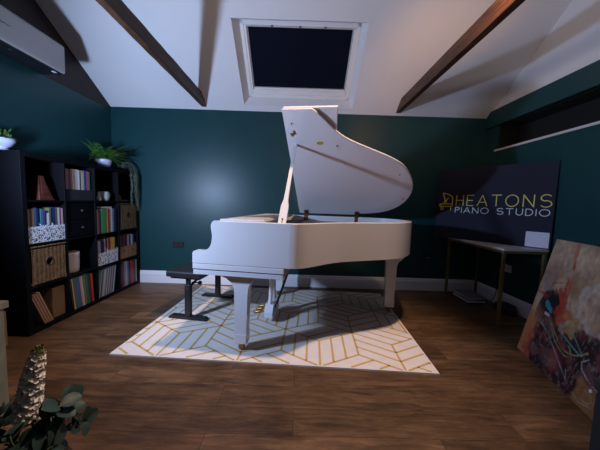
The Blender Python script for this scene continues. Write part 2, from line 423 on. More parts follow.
# sockets
def socket(loc, rz, w, label, plug=False, color=None):
    r = empty('wall_socket', loc, rz, label, 'wall socket')
    mb = MB(); mb.box(-w / 2, w / 2, -.010, 0, -.043, .043); mb.build('face_plate', color or M_black, r, bevel=.003)
    for k in ([-1, 1] if w > .1 else [0]):
        mb = MB(); x = k * .035
        for (dx, dz, a, b) in [(0, .012, .003, .005), (-.011, -.010, .005, .002), (.011, -.010, .005, .002)]:
            mb.box(x + dx - a, x + dx + a, -.0115, -.0095, dz - b, dz + b)
        mb.build('socket_holes', M_ink, r)
        mb = MB(); mb.box(x + .012, x + .02, -.014, -.009, .02, .032); mb.build('switch', M_black if not color else M_card, r)
    return r
socket((-1.62, YB, .53), 0, .146, 'black double wall socket on the teal wall between bookcase and piano')
socket((1.76, YB, .485), 0, .146, 'black wall socket with a small silver mark on the back wall right of piano')
mb = MB(); mb.box(1.735, 1.79, YB - .016, YB - .010, .452, .462)
o = mb.build('socket_plate_trim', M_chrome); o.parent = bpy.data.objects['wall_socket.001']; o.matrix_parent_inverse = Matrix.Translation((-1.76, -YB, -.485))
s3 = socket((XR, 2.98, .46), PI / 2 * -1, .146, 'wall socket low on the right wall seen under the table, a plug in it', color=M_card)
mb = MB(); mb.box(-.06, -.02, -.045, -.011, -.022, .022); mb.build('plug', M_rubber, s3, bevel=.006)
mb = MB(); mb.tube(catmull([(-.04, -.04, -.01), (-.045, -.07, -.06), (-.06, -.05, -.2), (-.10, -.03, -.36), (-.14, -.05, -.45)], 6), .004); mb.build('cable', M_rubber, s3)

# ------------------------------------------------------------------ air conditioner on the left gable
ac = empty('air_conditioner', (XL - .0, 2.17, 2.285), 0, 'white wall-mounted air conditioner high on the brown gable at the top left', 'air conditioner')
D_, H_, W_ = .225, .265, .84
mb = MB()
prof = [(.003, .03), (.03, .0), (D_ - .02, .0), (D_ - .004, .006), (D_, .022), (D_, H_ - .03), (D_ - .012, H_ - .008), (D_ - .04, H_), (.003, H_)]
mb.prism(prof, -W_ / 2, W_ / 2, 'y', 0)
mb.build('casing', M_ac, ac, bevel=.005)
mb = MB(); mb.box(-.016, .004, -W_ / 2 + .08, W_ / 2 - .08, .06, .20); mb.build('mounting_plate', M_alu, ac)
mb = MB(); mb.box(.01, D_ - .014, -W_ / 2 + .004, W_ / 2 - .004, -.006, .004); mb.build('underside_panel', M_acdark, ac)
mb = MB(); mb.prism([(.06, -.018), (D_ - .05, -.012), (D_ - .05, -.007), (.06, -.012)], -W_ / 2 + .035, W_ / 2 - .12, 'y'); mb.build('louvre', M_acdark, ac)
mb = MB(); mb.lathe([(0, 0), (.012, 0), (.012, .007), (0, .008)], 16, M=Matrix.Translation((D_ - .06, .0, -.007)) @ Matrix.Rotation(PI, 4, 'X')); mb.build('sensor', M_rubber, ac)
mb = MB(); mb.box(D_ - .065, D_ - .035, W_ / 2 - .075, W_ / 2 - .045, -.010, -.004); mb.build('indicator', M_card, ac, bevel=.002)
mb = MB()   # small maker's mark: a little triangle and a short line of tiny letters
X = D_ + .0012; yy = -.155
mb.add([(X, yy - .02, .125), (X, yy, .125), (X, yy - .01, .146)], [(0, 1, 2)]); yy += .006
for k in range(9):
    h = .010 + (.004 if k in (0, 3, 6) else 0); mb.box(D_ + .0002, D_ + .0015, yy, yy + .003, .126, .126 + h)
    mb.box(D_ + .0002, D_ + .0015, yy, yy + .007, .126 + (k % 3) * .004, .129 + (k % 3) * .004); yy += .0118
mb.build('logo', M_ink, ac)
mb = MB()
for k in range(12): mb.box(.02 + k * .013, .026 + k * .013, -W_ / 2 + .05, W_ / 2 - .05, H_ - .001, H_ + .003)
mb.build('intake_grille', M_acdark, ac)

# ------------------------------------------------------------------ rug
rc = Vector((-.135, 2.545, 0)); RZ = math.radians(-3)
RW, RH = 2.33, 1.60
mb = MB(); mb.box(-RW / 2, RW / 2, -RH / 2, RH / 2, .0, .010, 0)
# gold lines: a rhombus tiling, each rhombus ruled with parallel lines
def clip(a, b):
    (x0, y0), (x1, y1) = a, b; t0, t1 = 0, 1; dx, dy = x1 - x0, y1 - y0
    for p, q in ((-dx, x0 + RW / 2 - .012), (dx, RW / 2 - .012 - x0), (-dy, y0 + RH / 2 - .012), (dy, RH / 2 - .012 - y0)):
        if abs(p) < 1e-9:
            if q < 0: return None
        else:
            r = q / p
            if p < 0: t0 = max(t0, r)
            else: t1 = min(t1, r)
    if t0 >= t1: return None
    return (x0 + t0 * dx, y0 + t0 * dy), (x0 + t1 * dx, y0 + t1 * dy)
done = set()
def gl(a, b, w=.0075):
    key = tuple(sorted([(round(a[0], 3), round(a[1], 3)), (round(b[0], 3), round(b[1], 3))]))
    if key in done: return
    done.add(key)
    c = clip(a, b)
    if not c: return
    (x0, y0), (x1, y1) = c; d = Vector((x1 - x0, y1 - y0)); 
    if d.length < .01: return
    n = Vector((-d.y, d.x)).normalized() * w
    z0, z1 = .0095, .0115
    vs = [(x0 + n.x, y0 + n.y, z1), (x0 - n.x, y0 - n.y, z1), (x1 - n.x, y1 - n.y, z1), (x1 + n.x, y1 + n.y, z1)]
    vs += [(x, y, z0) for x, y, z in vs]
    mb.add(vs, [(0, 1, 2, 3), (0, 4, 5, 1), (1, 5, 6, 2), (2, 6, 7, 3), (3, 7, 4, 0)], 1)
S = .34
A = [Vector((math.cos(math.radians(t)), math.sin(math.radians(t)))) * S for t in (30, 150, 270)]
e1 = A[0] - A[1]; e2 = A[0] - A[2]
for i in range(-7, 8):
    for j in range(-7, 8):
        c = e1 * i + e2 * j + Vector((.06, .05))
        if abs(c.x) > RW or abs(c.y) > RH: continue
        for k in range(3):
            a, b = A[k], A[(k + 1) % 3]
            gl(c, c + a)
            gl(c + a, c + a + b); gl(c + b, c + a + b)
            nl = 2
            for q in range(1, nl + 1):
                t = q / (nl + 1)
                if (i + j + k) % 2: gl(c + a * t, c + a * t + b)
                else: gl(c + b * t, c + b * t + a * (1 if q % 2 else .999))
rug = mb.build('rug', [M_rug, M_ruggold], loc=rc, rot=(0, 0, RZ))
tag(rug, 'cream rug with gold geometric lines lying on the wood floor under the piano', 'rug')
ZG = .0118

# ------------------------------------------------------------------ grand piano
PA = math.radians(8)
piano = empty('grand_piano', (-.755, 1.845, ZG), -PA, 'white baby grand piano with raised lid standing on the patterned rug', 'piano')
W = 1.43; L_ = 1.74; ZT = .984; ZB = .675
def P(name, mb, m, parent=piano, **k): return mb.build(name, m, parent, **k)
bent = [(.70, .0015), (.74, .009), (.78, .028), (.82, .060), (.865, .108), (.92, .175), (.97, .232), (1.035, .292), (1.13, .352), (1.27, .425), (1.44, .515), (1.57, .61), (1.67, .75),
        (1.73, .90), (1.74, 1.06), (1.69, 1.22), (1.58, 1.34), (1.42, 1.405), (1.22, 1.43)]
curve = catmull(bent, 6)
cheek_ = [(.0, .742), (.0035, .754), (.010, .761), (.02, .765), (.085, .768), (.115, .780), (.135, .805), (.146, .845), (.147, .885), (.141, .920), (.139, .950), (.145, .968), (.155, ZT - .004), (.165, ZT), (.20, ZT)]
outer = [(.20, 0), (.35, 0), (.50, 0), (.60, 0), (.65, .0005)] + curve + [(.9, W), (.5, W), (.20, W)]
def inset(pts, d, closed=False):
    out = []; n = len(pts)
    for i in range(n):
        a = Vector(pts[max(0, i - 1)]); b = Vector(pts[min(n - 1, i + 1)]); t = (b - a).normalized()
        out.append((pts[i][0] - t.y * d, pts[i][1] + t.x * d))
    return out
inner = inset(outer, .042)
inner[0] = (.20, .042); inner[-1] = (.20, W - .042)
# rim: wall with rounded top edge
mb = MB(); n = len(outer); r_ = .006
rows = []
rin = inset(outer, r_); rout = outer; rin2 = inset(outer, .042 - r_)
secs = [(outer, ZB), (outer, ZT - r_), (inset(outer, r_ * .3), ZT - r_ * .3), (rin, ZT), (rin2, ZT), (inset(outer, .042 - r_ * .3), ZT - r_ * .3), (inner, ZT - r_), (inner, ZB)]
vs = []
for s_, z in secs: vs += [(p[0], p[1], z) for p in s_]
m_ = len(secs)
fs = [(k * n + i, k * n + i + 1, ((k + 1) % m_) * n + i + 1, ((k + 1) % m_) * n + i) for k in range(m_) for i in range(n - 1)]
mb.add(vs, fs, 0, True)
mb.add(vs, [[k * n for k in range(m_)], [k * n + n - 1 for k in range(m_)][::-1]], 0)
rim = P('rim', mb, M_white, weld=True); rim.data.set_sharp_from_angle(angle=math.radians(50)); wn = rim.modifiers.new('normals', 'WEIGHTED_NORMAL'); wn.keep_sharp = True; wn.weight = 100
# cheeks and arms at the keyboard end
for v0, v1 in ((-.0, .055), (W - .055, W)):
    pr = cheek_[:4] + catmull(cheek_[3:12], 5)[1:] + cheek_[12:-1]
    mb = MB(); mb.prism([(.0, ZB)] + pr + [(.20, ZT), (.20, ZB)], v0, v1, 'y', smooth=True); o = P('cheek', mb, M_white, weld=True); o.data.set_sharp_from_angle(angle=math.radians(40))
# key bed with mouldings
mb = MB(); mb.box(.0, .668, .0, W, .632, ZB - .003); P('key_bed', mb, M_white, bevel=.004)
mb = MB(); mb.box(.006, .662, .003, W - .003, .622, ZB + .001); P('shadow_line', mb, M_groove)
mb = MB(); mb.box(.004, .664, .002, W - .002, .592, .628); P('apron', mb, M_white, bevel=.004)
mb = MB(); mb.box(.012, .03, .057, W - .057, ZB, .725); P('key_slip', mb, M_white, bevel=.003)
# keyboard
kx = .034
wk = (W - .114 - .07) / 52
keys_n = 0
for k in range(52):
    v = .057 + .035 + k * wk
    mb = MB(); mb.box(kx, kx + .145, v + .0006, v + wk - .0006, .70, .722); P('white_key', mb, M_white)
for k in range(51):
    if (k + 5) % 7 in (0, 1, 3, 4, 5):
        v = .057 + .035 + (k + 1) * wk
        mb = MB(); mb.box(kx + .05, kx + .145, v - .005, v + .005, .72, .733); P('black_key', mb, M_black, bevel=.001)
for v in (.057, W - .091):
    mb = MB(); mb.box(kx, .18, v, v + .034, ZB, .735); P('key_block', mb, M_white, bevel=.003)
mb = MB(); mb.prism([(.181, ZB), (.181, .76), (.19, .90), (.215, .93), (.225, .92), (.21, .76), (.21, ZB)], .056, W - .056, 'y'); P('fallboard', mb, M_white, bevel=.003)
# belly: soundboard, iron plate, strings, pin block
def inner_poly(d, u0):
    pts = [p for p in inset(outer, d) if p[0] > u0]
    return [(u0, pts[0][1])] + pts + [(u0, pts[-1][1])]
mb = MB(); mb.prism(inner_poly(.041, .24), .80, .812, 'z'); P('soundboard', mb, M_sound)
mb = MB()
ip = inner_poly(.043, .25); ip2 = inner_poly(.12, .46)
ring = catmull([(p[0], p[1]) for p in ip[::4]], 1)
mb.prism(ip, .90, .900 + .001, 'z') if False else None
for a_, b_ in zip(ip, ip[1:]):
    ca_ = Vector((.95, .82))
    ai = Vector(a_) + (ca_ - Vector(a_)).normalized() * .07; bi = Vector(b_) + (ca_ - Vector(b_)).normalized() * .07
    mb.add([(a_[0], a_[1], .885), (b_[0], b_[1], .885), (bi.x, bi.y, .895), (ai.x, ai.y, .895)], [(0, 1, 2, 3)], 0, True)
mb.box(.25, .47, .05, W - .05, .885, .915)
for (a_, b_) in [((.45, .45), (1.10, .55)), ((.45, .75), (1.45, .95)), ((.45, 1.05), (1.55, 1.22))]:
    d = Vector(b_) - Vector(a_); M = Matrix.Translation((a_[0], a_[1], .90)) @ Matrix.Rotation(math.atan2(d.y, d.x), 4, 'Z')
    mb.box(0, d.length, -.014, .014, -.01, .03, 0, M)
P('iron_plate', mb, M_gold_iron)
mb = MB()
for k in range(60):
    t = k / 59; v = .09 + t * (W - .2)
    ue = .62 + 1.0 * min(1, t * 1.25) ** .8
    # bass strings cross over
    mb.tube([(.47, v, .925), (min(ue, 1.55), v + .04 * t - .02, .918)], .0011, 0, 4)
st = P('strings', mb, M_string)
mb = MB()
for k in range(100):
    v = .08 + (k % 50) * (W - .17) / 49; u = .30 + (k // 50) * .05 + (k % 3) * .012
    mb.tube([(u, v, .914), (u, v, .94)], .0032, 0, 6)
tp = P('tuning_pins', mb, M_string); tp['kind'] = 'stuff'
mb = MB(); mb.box(.60, .64, .07, W - .12, .93, .952); P('damper_rail', mb, M_darkwood, bevel=.003)
mb = MB(); mb.box(.655, .675, .07, W - .12, .92, .935); mb.box(.45, .475, .07, W - .1, .915, .924); P('felt_strip', mb, M_felt)
# music desk folded flat on top
md = MB(); md.box(.16, .50, .10, W - .10, ZT - .012, ZT + .006); P('music_desk', md, M_white, bevel=.004)
md = MB(); md.box(.20, .46, .16, W - .16, ZT + .0062, ZT + .0085); P('desk_panel', md, mat('ivory_lacquer', (.62, .55, .48), .3), bevel=.001)
# legs
def leg(cu, cv, flip=1, wide=True):
    # side profile along u, thickness along v
    h = .53
    prof = []
    a = .052
    if wide:
        left = [(-.20, .592), (-.20, .580), (-.165, .572), (-.115, .555), (-.075, .525), (-.055, .485), (-.050, .44), (-.048, .30), (-.044, .165), (-.047, .155), (-.049, .14), (-.047, .06)]
        right = [(.047, .06), (.049, .14), (.047, .155), (.044, .165), (.048, .30), (.051, .44), (.058, .50), (.085, .545), (.14, .575), (.21, .582), (.21, .592)]
    else:
        left = [(-.075, .672), (-.075, .625), (-.058, .61), (-.056, .57), (-.053, .50), (-.045, .165), (-.047, .155), (-.049, .14), (-.047, .06)]
        right = [(.047, .06), (.049, .14), (.047, .155), (.045, .165), (.055, .50), (.065, .54), (.10, .57), (.125, .60), (.135, .625), (.135, .672)]
    def dens(p): return catmull(p[1:-2], 4) if wide else p[1:]
    prof = [(x + cu, z) for x, z in left + right]
    mb = MB(); mb.prism(prof, cv - .038, cv + .038, 'y')
    lg = P('leg', mb, M_white, bevel=.005)
    mb = MB(); mb.box(cu - .05, cu + .05, cv - .042, cv + .042, .061, .135); mb.build('foot_block', M_white, lg, bevel=.006)
    mb = MB(); M = Matrix.Translation((cu, cv, .026)) @ Matrix.Rotation(PI / 2, 4, 'X')
    mb.lathe([(0, -.014), (.022, -.014), (.0255, -.010), (.0255, .010), (.022, .014), (0, .014)], 24, M=M)
    mb.tube([(cu, cv, .05), (cu, cv, .064)], .02, 0, 16)
    mb.box(cu - .016, cu + .016, cv - .020, cv - .016, .02, .055); mb.box(cu - .016, cu + .016, cv + .016, cv + .020, .02, .055)
    mb.build('caster', M_brass, lg)
    return lg
leg(.335, .115); leg(.355, W - .085); leg(1.60, 1.10, wide=False)
# lyre
ly = MB(); U = .42; V = .715
for s_ in (-1, 1):
    pts = catmull([(V + s_ * .07, .592), (V + s_ * .075, .50), (V + s_ * .055, .36), (V + s_ * .07, .22), (V + s_ * .085, .15)], 6)
    ly.tube([(U, v, z) for v, z in pts], .019, 0, 12)
ly.box(U - .035, U + .035, V - .12, V + .12, .57, .60)
lyo = P('pedal_lyre', ly, M_white)
mb = MB(); mb.prism([(V - .15, .05), (V + .15, .05), (V + .15, .10), (V + .125, .14), (V + .10, .165), (V - .10, .165), (V - .125, .14), (V - .15, .10)], U - .04, U + .04, 'x'); mb.build('pedal_box', M_white, lyo, bevel=.007)
for k in (-1, 0, 1):
    mb = MB(); v = V + k * .075
    mb.tube([(U - .03, v, .085), (U - .075, v, .083), (U - .10, v, .078)], [.008, .009, .014], 0, 10)
    mb.tube([(U - .10, v, .078), (U - .145, v, .068), (U - .16, v, .064)], [.014, .016, .009], 0, 10)
    mb.build('pedal', M_brass, lyo)
for s_ in (-1, 1):
    mb = MB(); mb.tube([(U + .04, V + s_ * .05, .12), (U + .20, V + s_ * .06, .61)], .007, 0, 8); mb.build('brace_rod', M_black, lyo)
for k in (-1, 1):
    mb = MB(); mb.tube([(U, V + k * .03, .16), (U, V + k * .03, .60)], .006, 0, 8); mb.build('pedal_rod', M_white, lyo)
# underside beams
mb = MB()
mb.box(.82, .88, .18, W - .06, .69, .78); mb.box(1.2, 1.26, .46, W - .06, .69, .78)
P('back_beam', mb, M_sound)
# block above the tail leg
mb = MB(); mb.box(1.50, 1.695, .98, 1.22, .668, .79); P('leg_block', mb, M_white)
# lid
TH = math.radians(35)
def LP(u, w, n):
    """lid point: u along hinge, w distance from hinge, n = offset to the upper (far) face"""
    return Vector((u, W + .012 - w * math.cos(TH) + n * math.sin(TH), ZT + .022 + w * math.sin(TH) + n * math.cos(TH)))
lid2 = [(.565, -.014), (.62, -.014)] + [(u + (.012), v - .010) for u, v in catmull([(.66, -.006), (.70, -.004)] + bent[1:], 6)]
lid2 = [(u, v) for u, v in lid2]
lo = [(u, W + .012 - v) for u, v in lid2]
lo[-1] = (lo[-1][0], .0); lo.append((.565, 0))
lo = [(u, min(1.422, max(0, w))) for u, w in lo]
mb = MB(); n = len(lo)
loi = []
cx, cw = .95, .6
for (u, w) in lo:
    d = Vector((cx - u, cw - w)).normalized() * .006; loi.append((u + d.x, w + d.y))
vs = [LP(u, w, 0) for u, w in loi] + [LP(u, w, .005) for u, w in lo] + [LP(u, w, .017) for u, w in lo] + [LP(u, w, .022) for u, w in loi]
fs = [list(range(n)), [3 * n + i for i in range(n)][::-1]]
mb.add(vs, fs, 0)
mb.add(vs, [(k * n + i, (k + 1) * n + i, (k + 1) * n + (i + 1) % n, k * n + (i + 1) % n) for k in range(3) for i in range(n)], 0, False)
lid = P('lid', mb, M_white)
# front flap folded back on top of the lid
mb = MB(); F0, F1 = .570, .985; FW = 1.418
vs = [LP(u, w, nn) for u in (F0, F1) for w in (.0, FW) for nn in (.030, .052)]
mb.add(vs, [(0, 1, 3, 2), (4, 6, 7, 5), (0, 4, 5, 1), (2, 3, 7, 6), (0, 2, 6, 4), (1, 5, 7, 3)])
flap = mb.build('front_flap', M_white, lid, bevel=.004)
mb = MB(); vs = [LP(u, w, nn) for u in (F0 - .004, F0 + .02) for w in (.02, FW - .02) for nn in (.018, .034)]
mb.add(vs, [(0, 1, 3, 2), (4, 6, 7, 5), (0, 4, 5, 1), (2, 3, 7, 6), (0, 2, 6, 4), (1, 5, 7, 3)]); mb.build('flap_hinge', M_brass, lid)
# marks on the underside of the lid
def disc_on_lid(name, u, w, ru, rw, m, th=.003):
    mb = MB(); k = 20
    vs = [LP(u + ru * math.cos(2 * PI * i / k), w + rw * math.sin(2 * PI * i / k), z) for z in (.001, -th) for i in range(k)]
    mb.add(vs, [list(range(k, 2 * k))[::-1]] + [(i, (i + 1) % k, k + (i + 1) % k, k + i) for i in range(k)]); return mb.build(name, m, lid)
disc_on_lid('emblem', .845, 1.10, .028, .018, mat('gold_green_emblem', (.42, .34, .05), .4), .002)
for u, w in ((.625, 1.30), (.99, 1.07), (1.58, .72), (1.69, .35)): disc_on_lid('rubber_buffer', u, w, .006, .006, M_oldbrass, .007)
mb = MB()
for (u, w, a, b) in [(.625, 1.20, .022, .006), (.635, 1.215, .006, .016), (.618, 1.19, .007, .014)]:
    vs = [LP(u + x, w + y, z) for x in (-a, a) for y in (-b, b) for z in (.001, -.006)]
    mb.add(vs, [(0, 1, 3, 2), (4, 6, 7, 5), (0, 4, 5, 1), (2, 3, 7, 6), (0, 2, 6, 4), (1, 5, 7, 3)])
mb.build('prop_catch', M_oldbrass, lid)
# hinges on the bass side
for u in (.65, 1.245):
    mb = MB()
    vs = [LP(u + x, w, z) for x in (-.024, .024) for w in (-.0, .075) for z in (.001, -.005)]
    mb.add(vs, [(0, 1, 3, 2), (4, 6, 7, 5), (0, 4, 5, 1), (2, 3, 7, 6), (0, 2, 6, 4), (1, 5, 7, 3)])
    mb.box(u - .024, u + .024, W - .046, W - .042, ZT - .06, ZT + .004); mb.box(u - .024, u + .024, W - .046, W + .005, ZT + .0005, ZT + .004)
    mb.tube([(u - .026, W + .008, ZT + .012), (u + .026, W + .008, ZT + .012)], .007, 0, 10)
    P('lid_hinge', mb, M_oldbrass)
# prop stick
a_ = Vector((.635, .030, ZT - .04)); b_ = LP(.635, 1.085, -.006)
d = (b_ - a_); L3 = d.length; zax = d.normalized(); xax = Vector((1, 0, 0)); xax = (xax - zax * xax.dot(zax)).normalized(); yax = zax.cross(xax)
M = Matrix(((xax.x, yax.x, zax.x, a_.x), (xax.y, yax.y, zax.y, a_.y), (xax.z, yax.z, zax.z, a_.z), (0, 0, 0, 1)))
pp = [(-.028, 0), (-.028, .17), (-.0265, .20), (-.017, .245), (-.0145, .32), (-.011, L3 - .01), (-.004, L3), (.004, L3), (.011, L3 - .01), (.0145, .32), (.017, .245), (.0265, .20), (.028, .17), (.028, 0)]
mb = MB(); mb.prism(pp, -.009, .009, 'y', M=M); prop = P('lid_prop', mb, mat('warm_white_lacquer', (.74, .70, .66), .3, coat=.4), bevel=.003)
mb = MB(); mb.lathe([(0, -.001), (.006, -.001), (.006, .001), (0, .001)], 12, M=M @ Matrix.Translation((0, -.0105, .075)) @ Matrix.Rotation(PI / 2, 4, 'X')); mb.box(-.0018, .0018, -.0115, -.0095, .03, .07, M=M); mb.build('prop_pin', M_black, prop)

# ------------------------------------------------------------------ bench
bench = empty('piano_bench', (-.975, 2.70, ZG), -math.radians(9), 'black padded adjustable piano bench standing at the keyboard end', 'bench')
mb = MB(); mb.box(-.175, .165, -.385, .385, .415, .472); mb.build('seat', M_leather, bench, bevel=.014, bseg=3)
mb = MB(); mb.box(-.15, .14, -.35, .35, .395, .416); mb.build('seat_frame', M_black, bench, bevel=.003)
for v in (-.30, .30):
    mb = MB(); mb.box(-.028, .028, v - .02, v + .02, .03, .33); lg = mb.build('leg', M_black, bench, bevel=.003)
    mb = MB(); mb.box(-.019, .019, v - .013, v + .013, .30, .40); mb.build('inner_post', M_black, lg)
    mb = MB(); mb.prism([(-.19, .0), (.19, .0), (.19, .018), (.17, .03), (-.17, .03), (-.19, .018)], v - .027, v + .027, 'y'); mb.build('foot', M_black, lg, bevel=.003)
    for u in (-.17, .17):
        mb = MB(); mb.tube([(u, v, -.0005), (u, v, .004)], .014, 0, 12); mb.build('foot_pad', M_rubber, lg)
mb = MB(); mb.tube([(0, -.30, .30), (0, 0, .372), (0, .30, .372)], .012); mb.tube([(0, -.28, .375), (0, .28, .32)], .010); mb.build('cross_linkage', M_black, bench)
mb = MB(); mb.tube([(0, -.24, .335), (.07, -.24, .335)], .006); mb.lathe([(0, 0), (.018, 0), (.02, .006), (.02, .02), (.016, .026), (0, .026)], 18, M=Matrix.Translation((.07, -.24, .335)) @ Matrix.Rotation(PI / 2, 4, 'Y')); mb.build('adjusting_knob', M_black, bench)
mb = MB(); mb.box(-.032, -.028, -.30 - .012, -.30 + .012, .30, .325); mb.box(-.012, .012, -.3215, -.3195, .29, .31); mb.build('bracket', M_chrome, bench)

# ------------------------------------------------------------------ bookcase
BY0 = 2.02; BX1 = -2.135; BX0 = BX1 - .34; BL = 1.462; BH = 1.47
bc = empty('bookcase', ((BX0 + BX1) / 2, BY0 + BL / 2, 0), 0, 'black-brown bookcase of sixteen square compartments against the left wall', 'bookcase')
def bl(mb, name): return mb.build(name, M_shelf, bc, bevel=.0015)
def bxl(mb, x0, x1, y0, y1, z0, z1):
    mb.box(x0 - bc.location.x, x1 - bc.location.x, y0 - bc.location.y, y1 - bc.location.y, z0, z1)
to = .038; ti = .016; cell = (BL - 2 * to - 3 * ti) / 4; cellz = (BH - 2 * to - 3 * ti) / 4
for y in (BY0, BY0 + BL - to):
    mb = MB(); bxl(mb, BX0, BX1, y, y + to, 0, BH); bl(mb, 'side_panel')
mb = MB(); bxl(mb, BX0, BX1, BY0 + to, BY0 + BL - to, BH - to, BH); bl(mb, 'top_panel')
mb = MB(); bxl(mb, BX0, BX1, BY0 + to, BY0 + BL - to, 0, to); bl(mb, 'bottom_panel')
mb = MB(); bxl(mb, BX0, BX0 + .004, BY0 + to, BY0 + BL - to, to, BH - to); bl(mb, 'back_panel')
for k in range(1, 4):
    y = BY0 + to + k * cell + (k - 1) * ti
    mb = MB(); bxl(mb, BX0 + .004, BX1 - .001, y, y + ti, to, BH - to); bl(mb, 'divider')
for r in range(1, 4):
    z = to + r * cellz + (r - 1) * ti
    for c in range(4):
        y = BY0 + to + c * (cell + ti)
        mb = MB(); bxl(mb, BX0 + .004, BX1 - .002, y, y + cell, z, z + ti); bl(mb, 'shelf')
def cell_at(c, r):
    """near-end y, floor z of compartment (column from near end, row from top)"""
    return BY0 + to + c * (cell + ti), to + (3 - r) * (cellz + ti)
XB1 = BX1 - .01   # front limit for contents
colname = ['first', 'second', 'third', 'fourth']
ordn = ['first', 'second', 'third', 'fourth', 'fifth', 'sixth', 'seventh', 'eighth', 'ninth', 'tenth', 'eleventh', 'twelfth', 'thirteenth', 'fourteenth', 'fifteenth', 'sixteenth', 'seventeenth', 'eighteenth']
bookmats = {}
def bm_(c):
    if c not in bookmats: bookmats[c] = mat('book_cover_%d' % len(bookmats), c, .5, var=.12, vscale=50)
    return bookmats[c]
COL = {'cream': (.50, .42, .34), 'pale pink': (.42, .24, .22), 'dusty red': (.25, .07, .06), 'red': (.42, .02, .015), 'orange': (.52, .13, .03), 'navy blue': (.012, .02, .10), 'blue': (.01, .05, .38),
       'teal': (.03, .17, .19), 'dark green': (.02, .09, .04), 'green': (.07, .25, .05), 'black': (.012, .012, .016), 'white': (.60, .58, .62), 'grey': (.22, .22, .23), 'brown': (.15, .07, .035),
       'tan': (.32, .20, .12), 'purple': (.14, .04, .20), 'lilac': (.36, .30, .46), 'yellow': (.58, .42, .06), 'mustard': (.52, .28, .02), 'slate blue': (.05, .09, .15), 'pale blue': (.25, .36, .42), 'olive': (.11, .12, .05),
       'dark red': (.16, .01, .02), 'magenta': (.32, .03, .14), 'sea green': (.10, .30, .24)}
ncount = {}
def book(yc, z0, th, h, dep, color, lean=0, group='', where='', x1=None, tilt=0, idx=None, kind='book'):
    """standing book: spine at +x, thickness along y, leaning about its bottom edge"""
    m = bm_(COL[color]); mb = MB(); c = .0012
    mb.box(-dep, 0, -th / 2, -th / 2 + c, 0, h, 0); mb.box(-dep, 0, th / 2 - c, th / 2, 0, h, 0); mb.box(-c, 0, -th / 2 + c, th / 2 - c, 0, h, 0)
    mb.box(-dep + .004, -c, -th / 2 + c, th / 2 - c, .003, h - .003, 1)
    o = mb.build(kind, [m, M_page], loc=(x1 if x1 else XB1, yc, z0), rot=(lean, 0, 0))
    tag(o, '%s %s, %s from near end %s' % (color, {'book': 'book', 'record_sleeve': 'record sleeve', 'sheet_music': 'music book'}[kind], ordn[idx], where), {'book': 'book', 'record_sleeve': 'record', 'sheet_music': 'sheet music'}[kind], group)
    return o
def row_books(c, r, spec, group, where, z_add=.0, y0=None, x1=None, kind='book', lean=0, fill=.93):
    y, z = cell_at(c, r); yy = y + .006 if y0 is None else y0
    fs_ = fill * cell / sum(q[1] + .0012 for q in spec)
    for i, (colr, th, h) in enumerate(spec):
        th *= fs_
        off = abs(math.tan(lean)) * 0
        book(yy + th / 2, z + z_add + .0005, th, h, min(.3, h), colr, lean, group, where, x1, idx=i, kind=kind)
        yy += th + .0012
W_ = lambda c, r: 'in the %s cubby, %s row' % (colname[c], ['top', 'second', 'third', 'bottom'][r])

# (0,0) metronome-like mahogany pyramid
y, z = cell_at(0, 0)
me_ = empty('metronome', (BX1 - .085, y + .185, z), 0, 'dark red wooden pyramid metronome alone in the top near compartment', 'metronome')
mb = MB(); a, b, h = .062, .022, .205
vs = [(-a, -a, .012), (a, -a, .012), (a, a, .012), (-a, a, .012), (-b, -b, h), (b, -b, h), (b, b, h), (-b, b, h)]
mb.add(vs, [(0, 1, 5, 4), (1, 2, 6, 5), (2, 3, 7, 6), (3, 0, 4, 7), (4, 5, 6, 7), (3, 2, 1, 0)]); mb.build('body', M_darkwood, me_, bevel=.003)
mb = MB(); mb.box(-.068, .068, -.068, .068, 0, .013); mb.build('base', M_darkwood, me_, bevel=.003)
mb = MB(); vs = [(a - .008, -.03, .05), (a - .008, .03, .05), (b + .006, .012, h - .02), (b + .006, -.012, h - .02)]
vs += [(x + .004, y_, z_) for x, y_, z_ in vs]; mb.add(vs, [(0, 1, 2, 3), (7, 6, 5, 4), (0, 4, 5, 1), (1, 5, 6, 2), (2, 6, 7, 3), (3, 7, 4, 0)]); mb.build('front_panel', M_darkwood, me_)
# (1,0) sheet music in a dark holder
row_books(1, 0, [('lilac', .018, .292), ('pale pink', .022, .288), ('dusty red', .016, .285), ('pale pink', .014, .290), ('cream', .012, .291), ('tan', .012, .286), ('cream', .018, .293), ('white', .020, .29), ('black', .010, .288),
                 ('cream', .015, .29), ('yellow', .012, .283), ('blue', .022, .294), ('orange', .020, .289), ('teal', .012, .287)], 'sheet music books in the dark holder on the top row', W_(1, 0), .006, kind='sheet_music', x1=XB1 - .02)
y, z = cell_at(1, 0)
hd = empty('magazine_holder', (XB1 - .16, y + cell / 2, z), 0, 'dark low-fronted magazine holder around the sheet music, second compartment of the top row', 'magazine holder')
mb = MB(); mb.box(.148, .153, -.165, .165, .002, .105); mb.box(-.14, .148, -.165, -.162, .002, .09); mb.box(-.14, .148, .162, .165, .002, .09); mb.build('tray', mat('smoked_plastic', (.03, .025, .03), .2), hd)
mb = MB(); mb.box(-.14, .153, -.165, .165, .0, .004); mb.build('tray_base', M_black, hd)
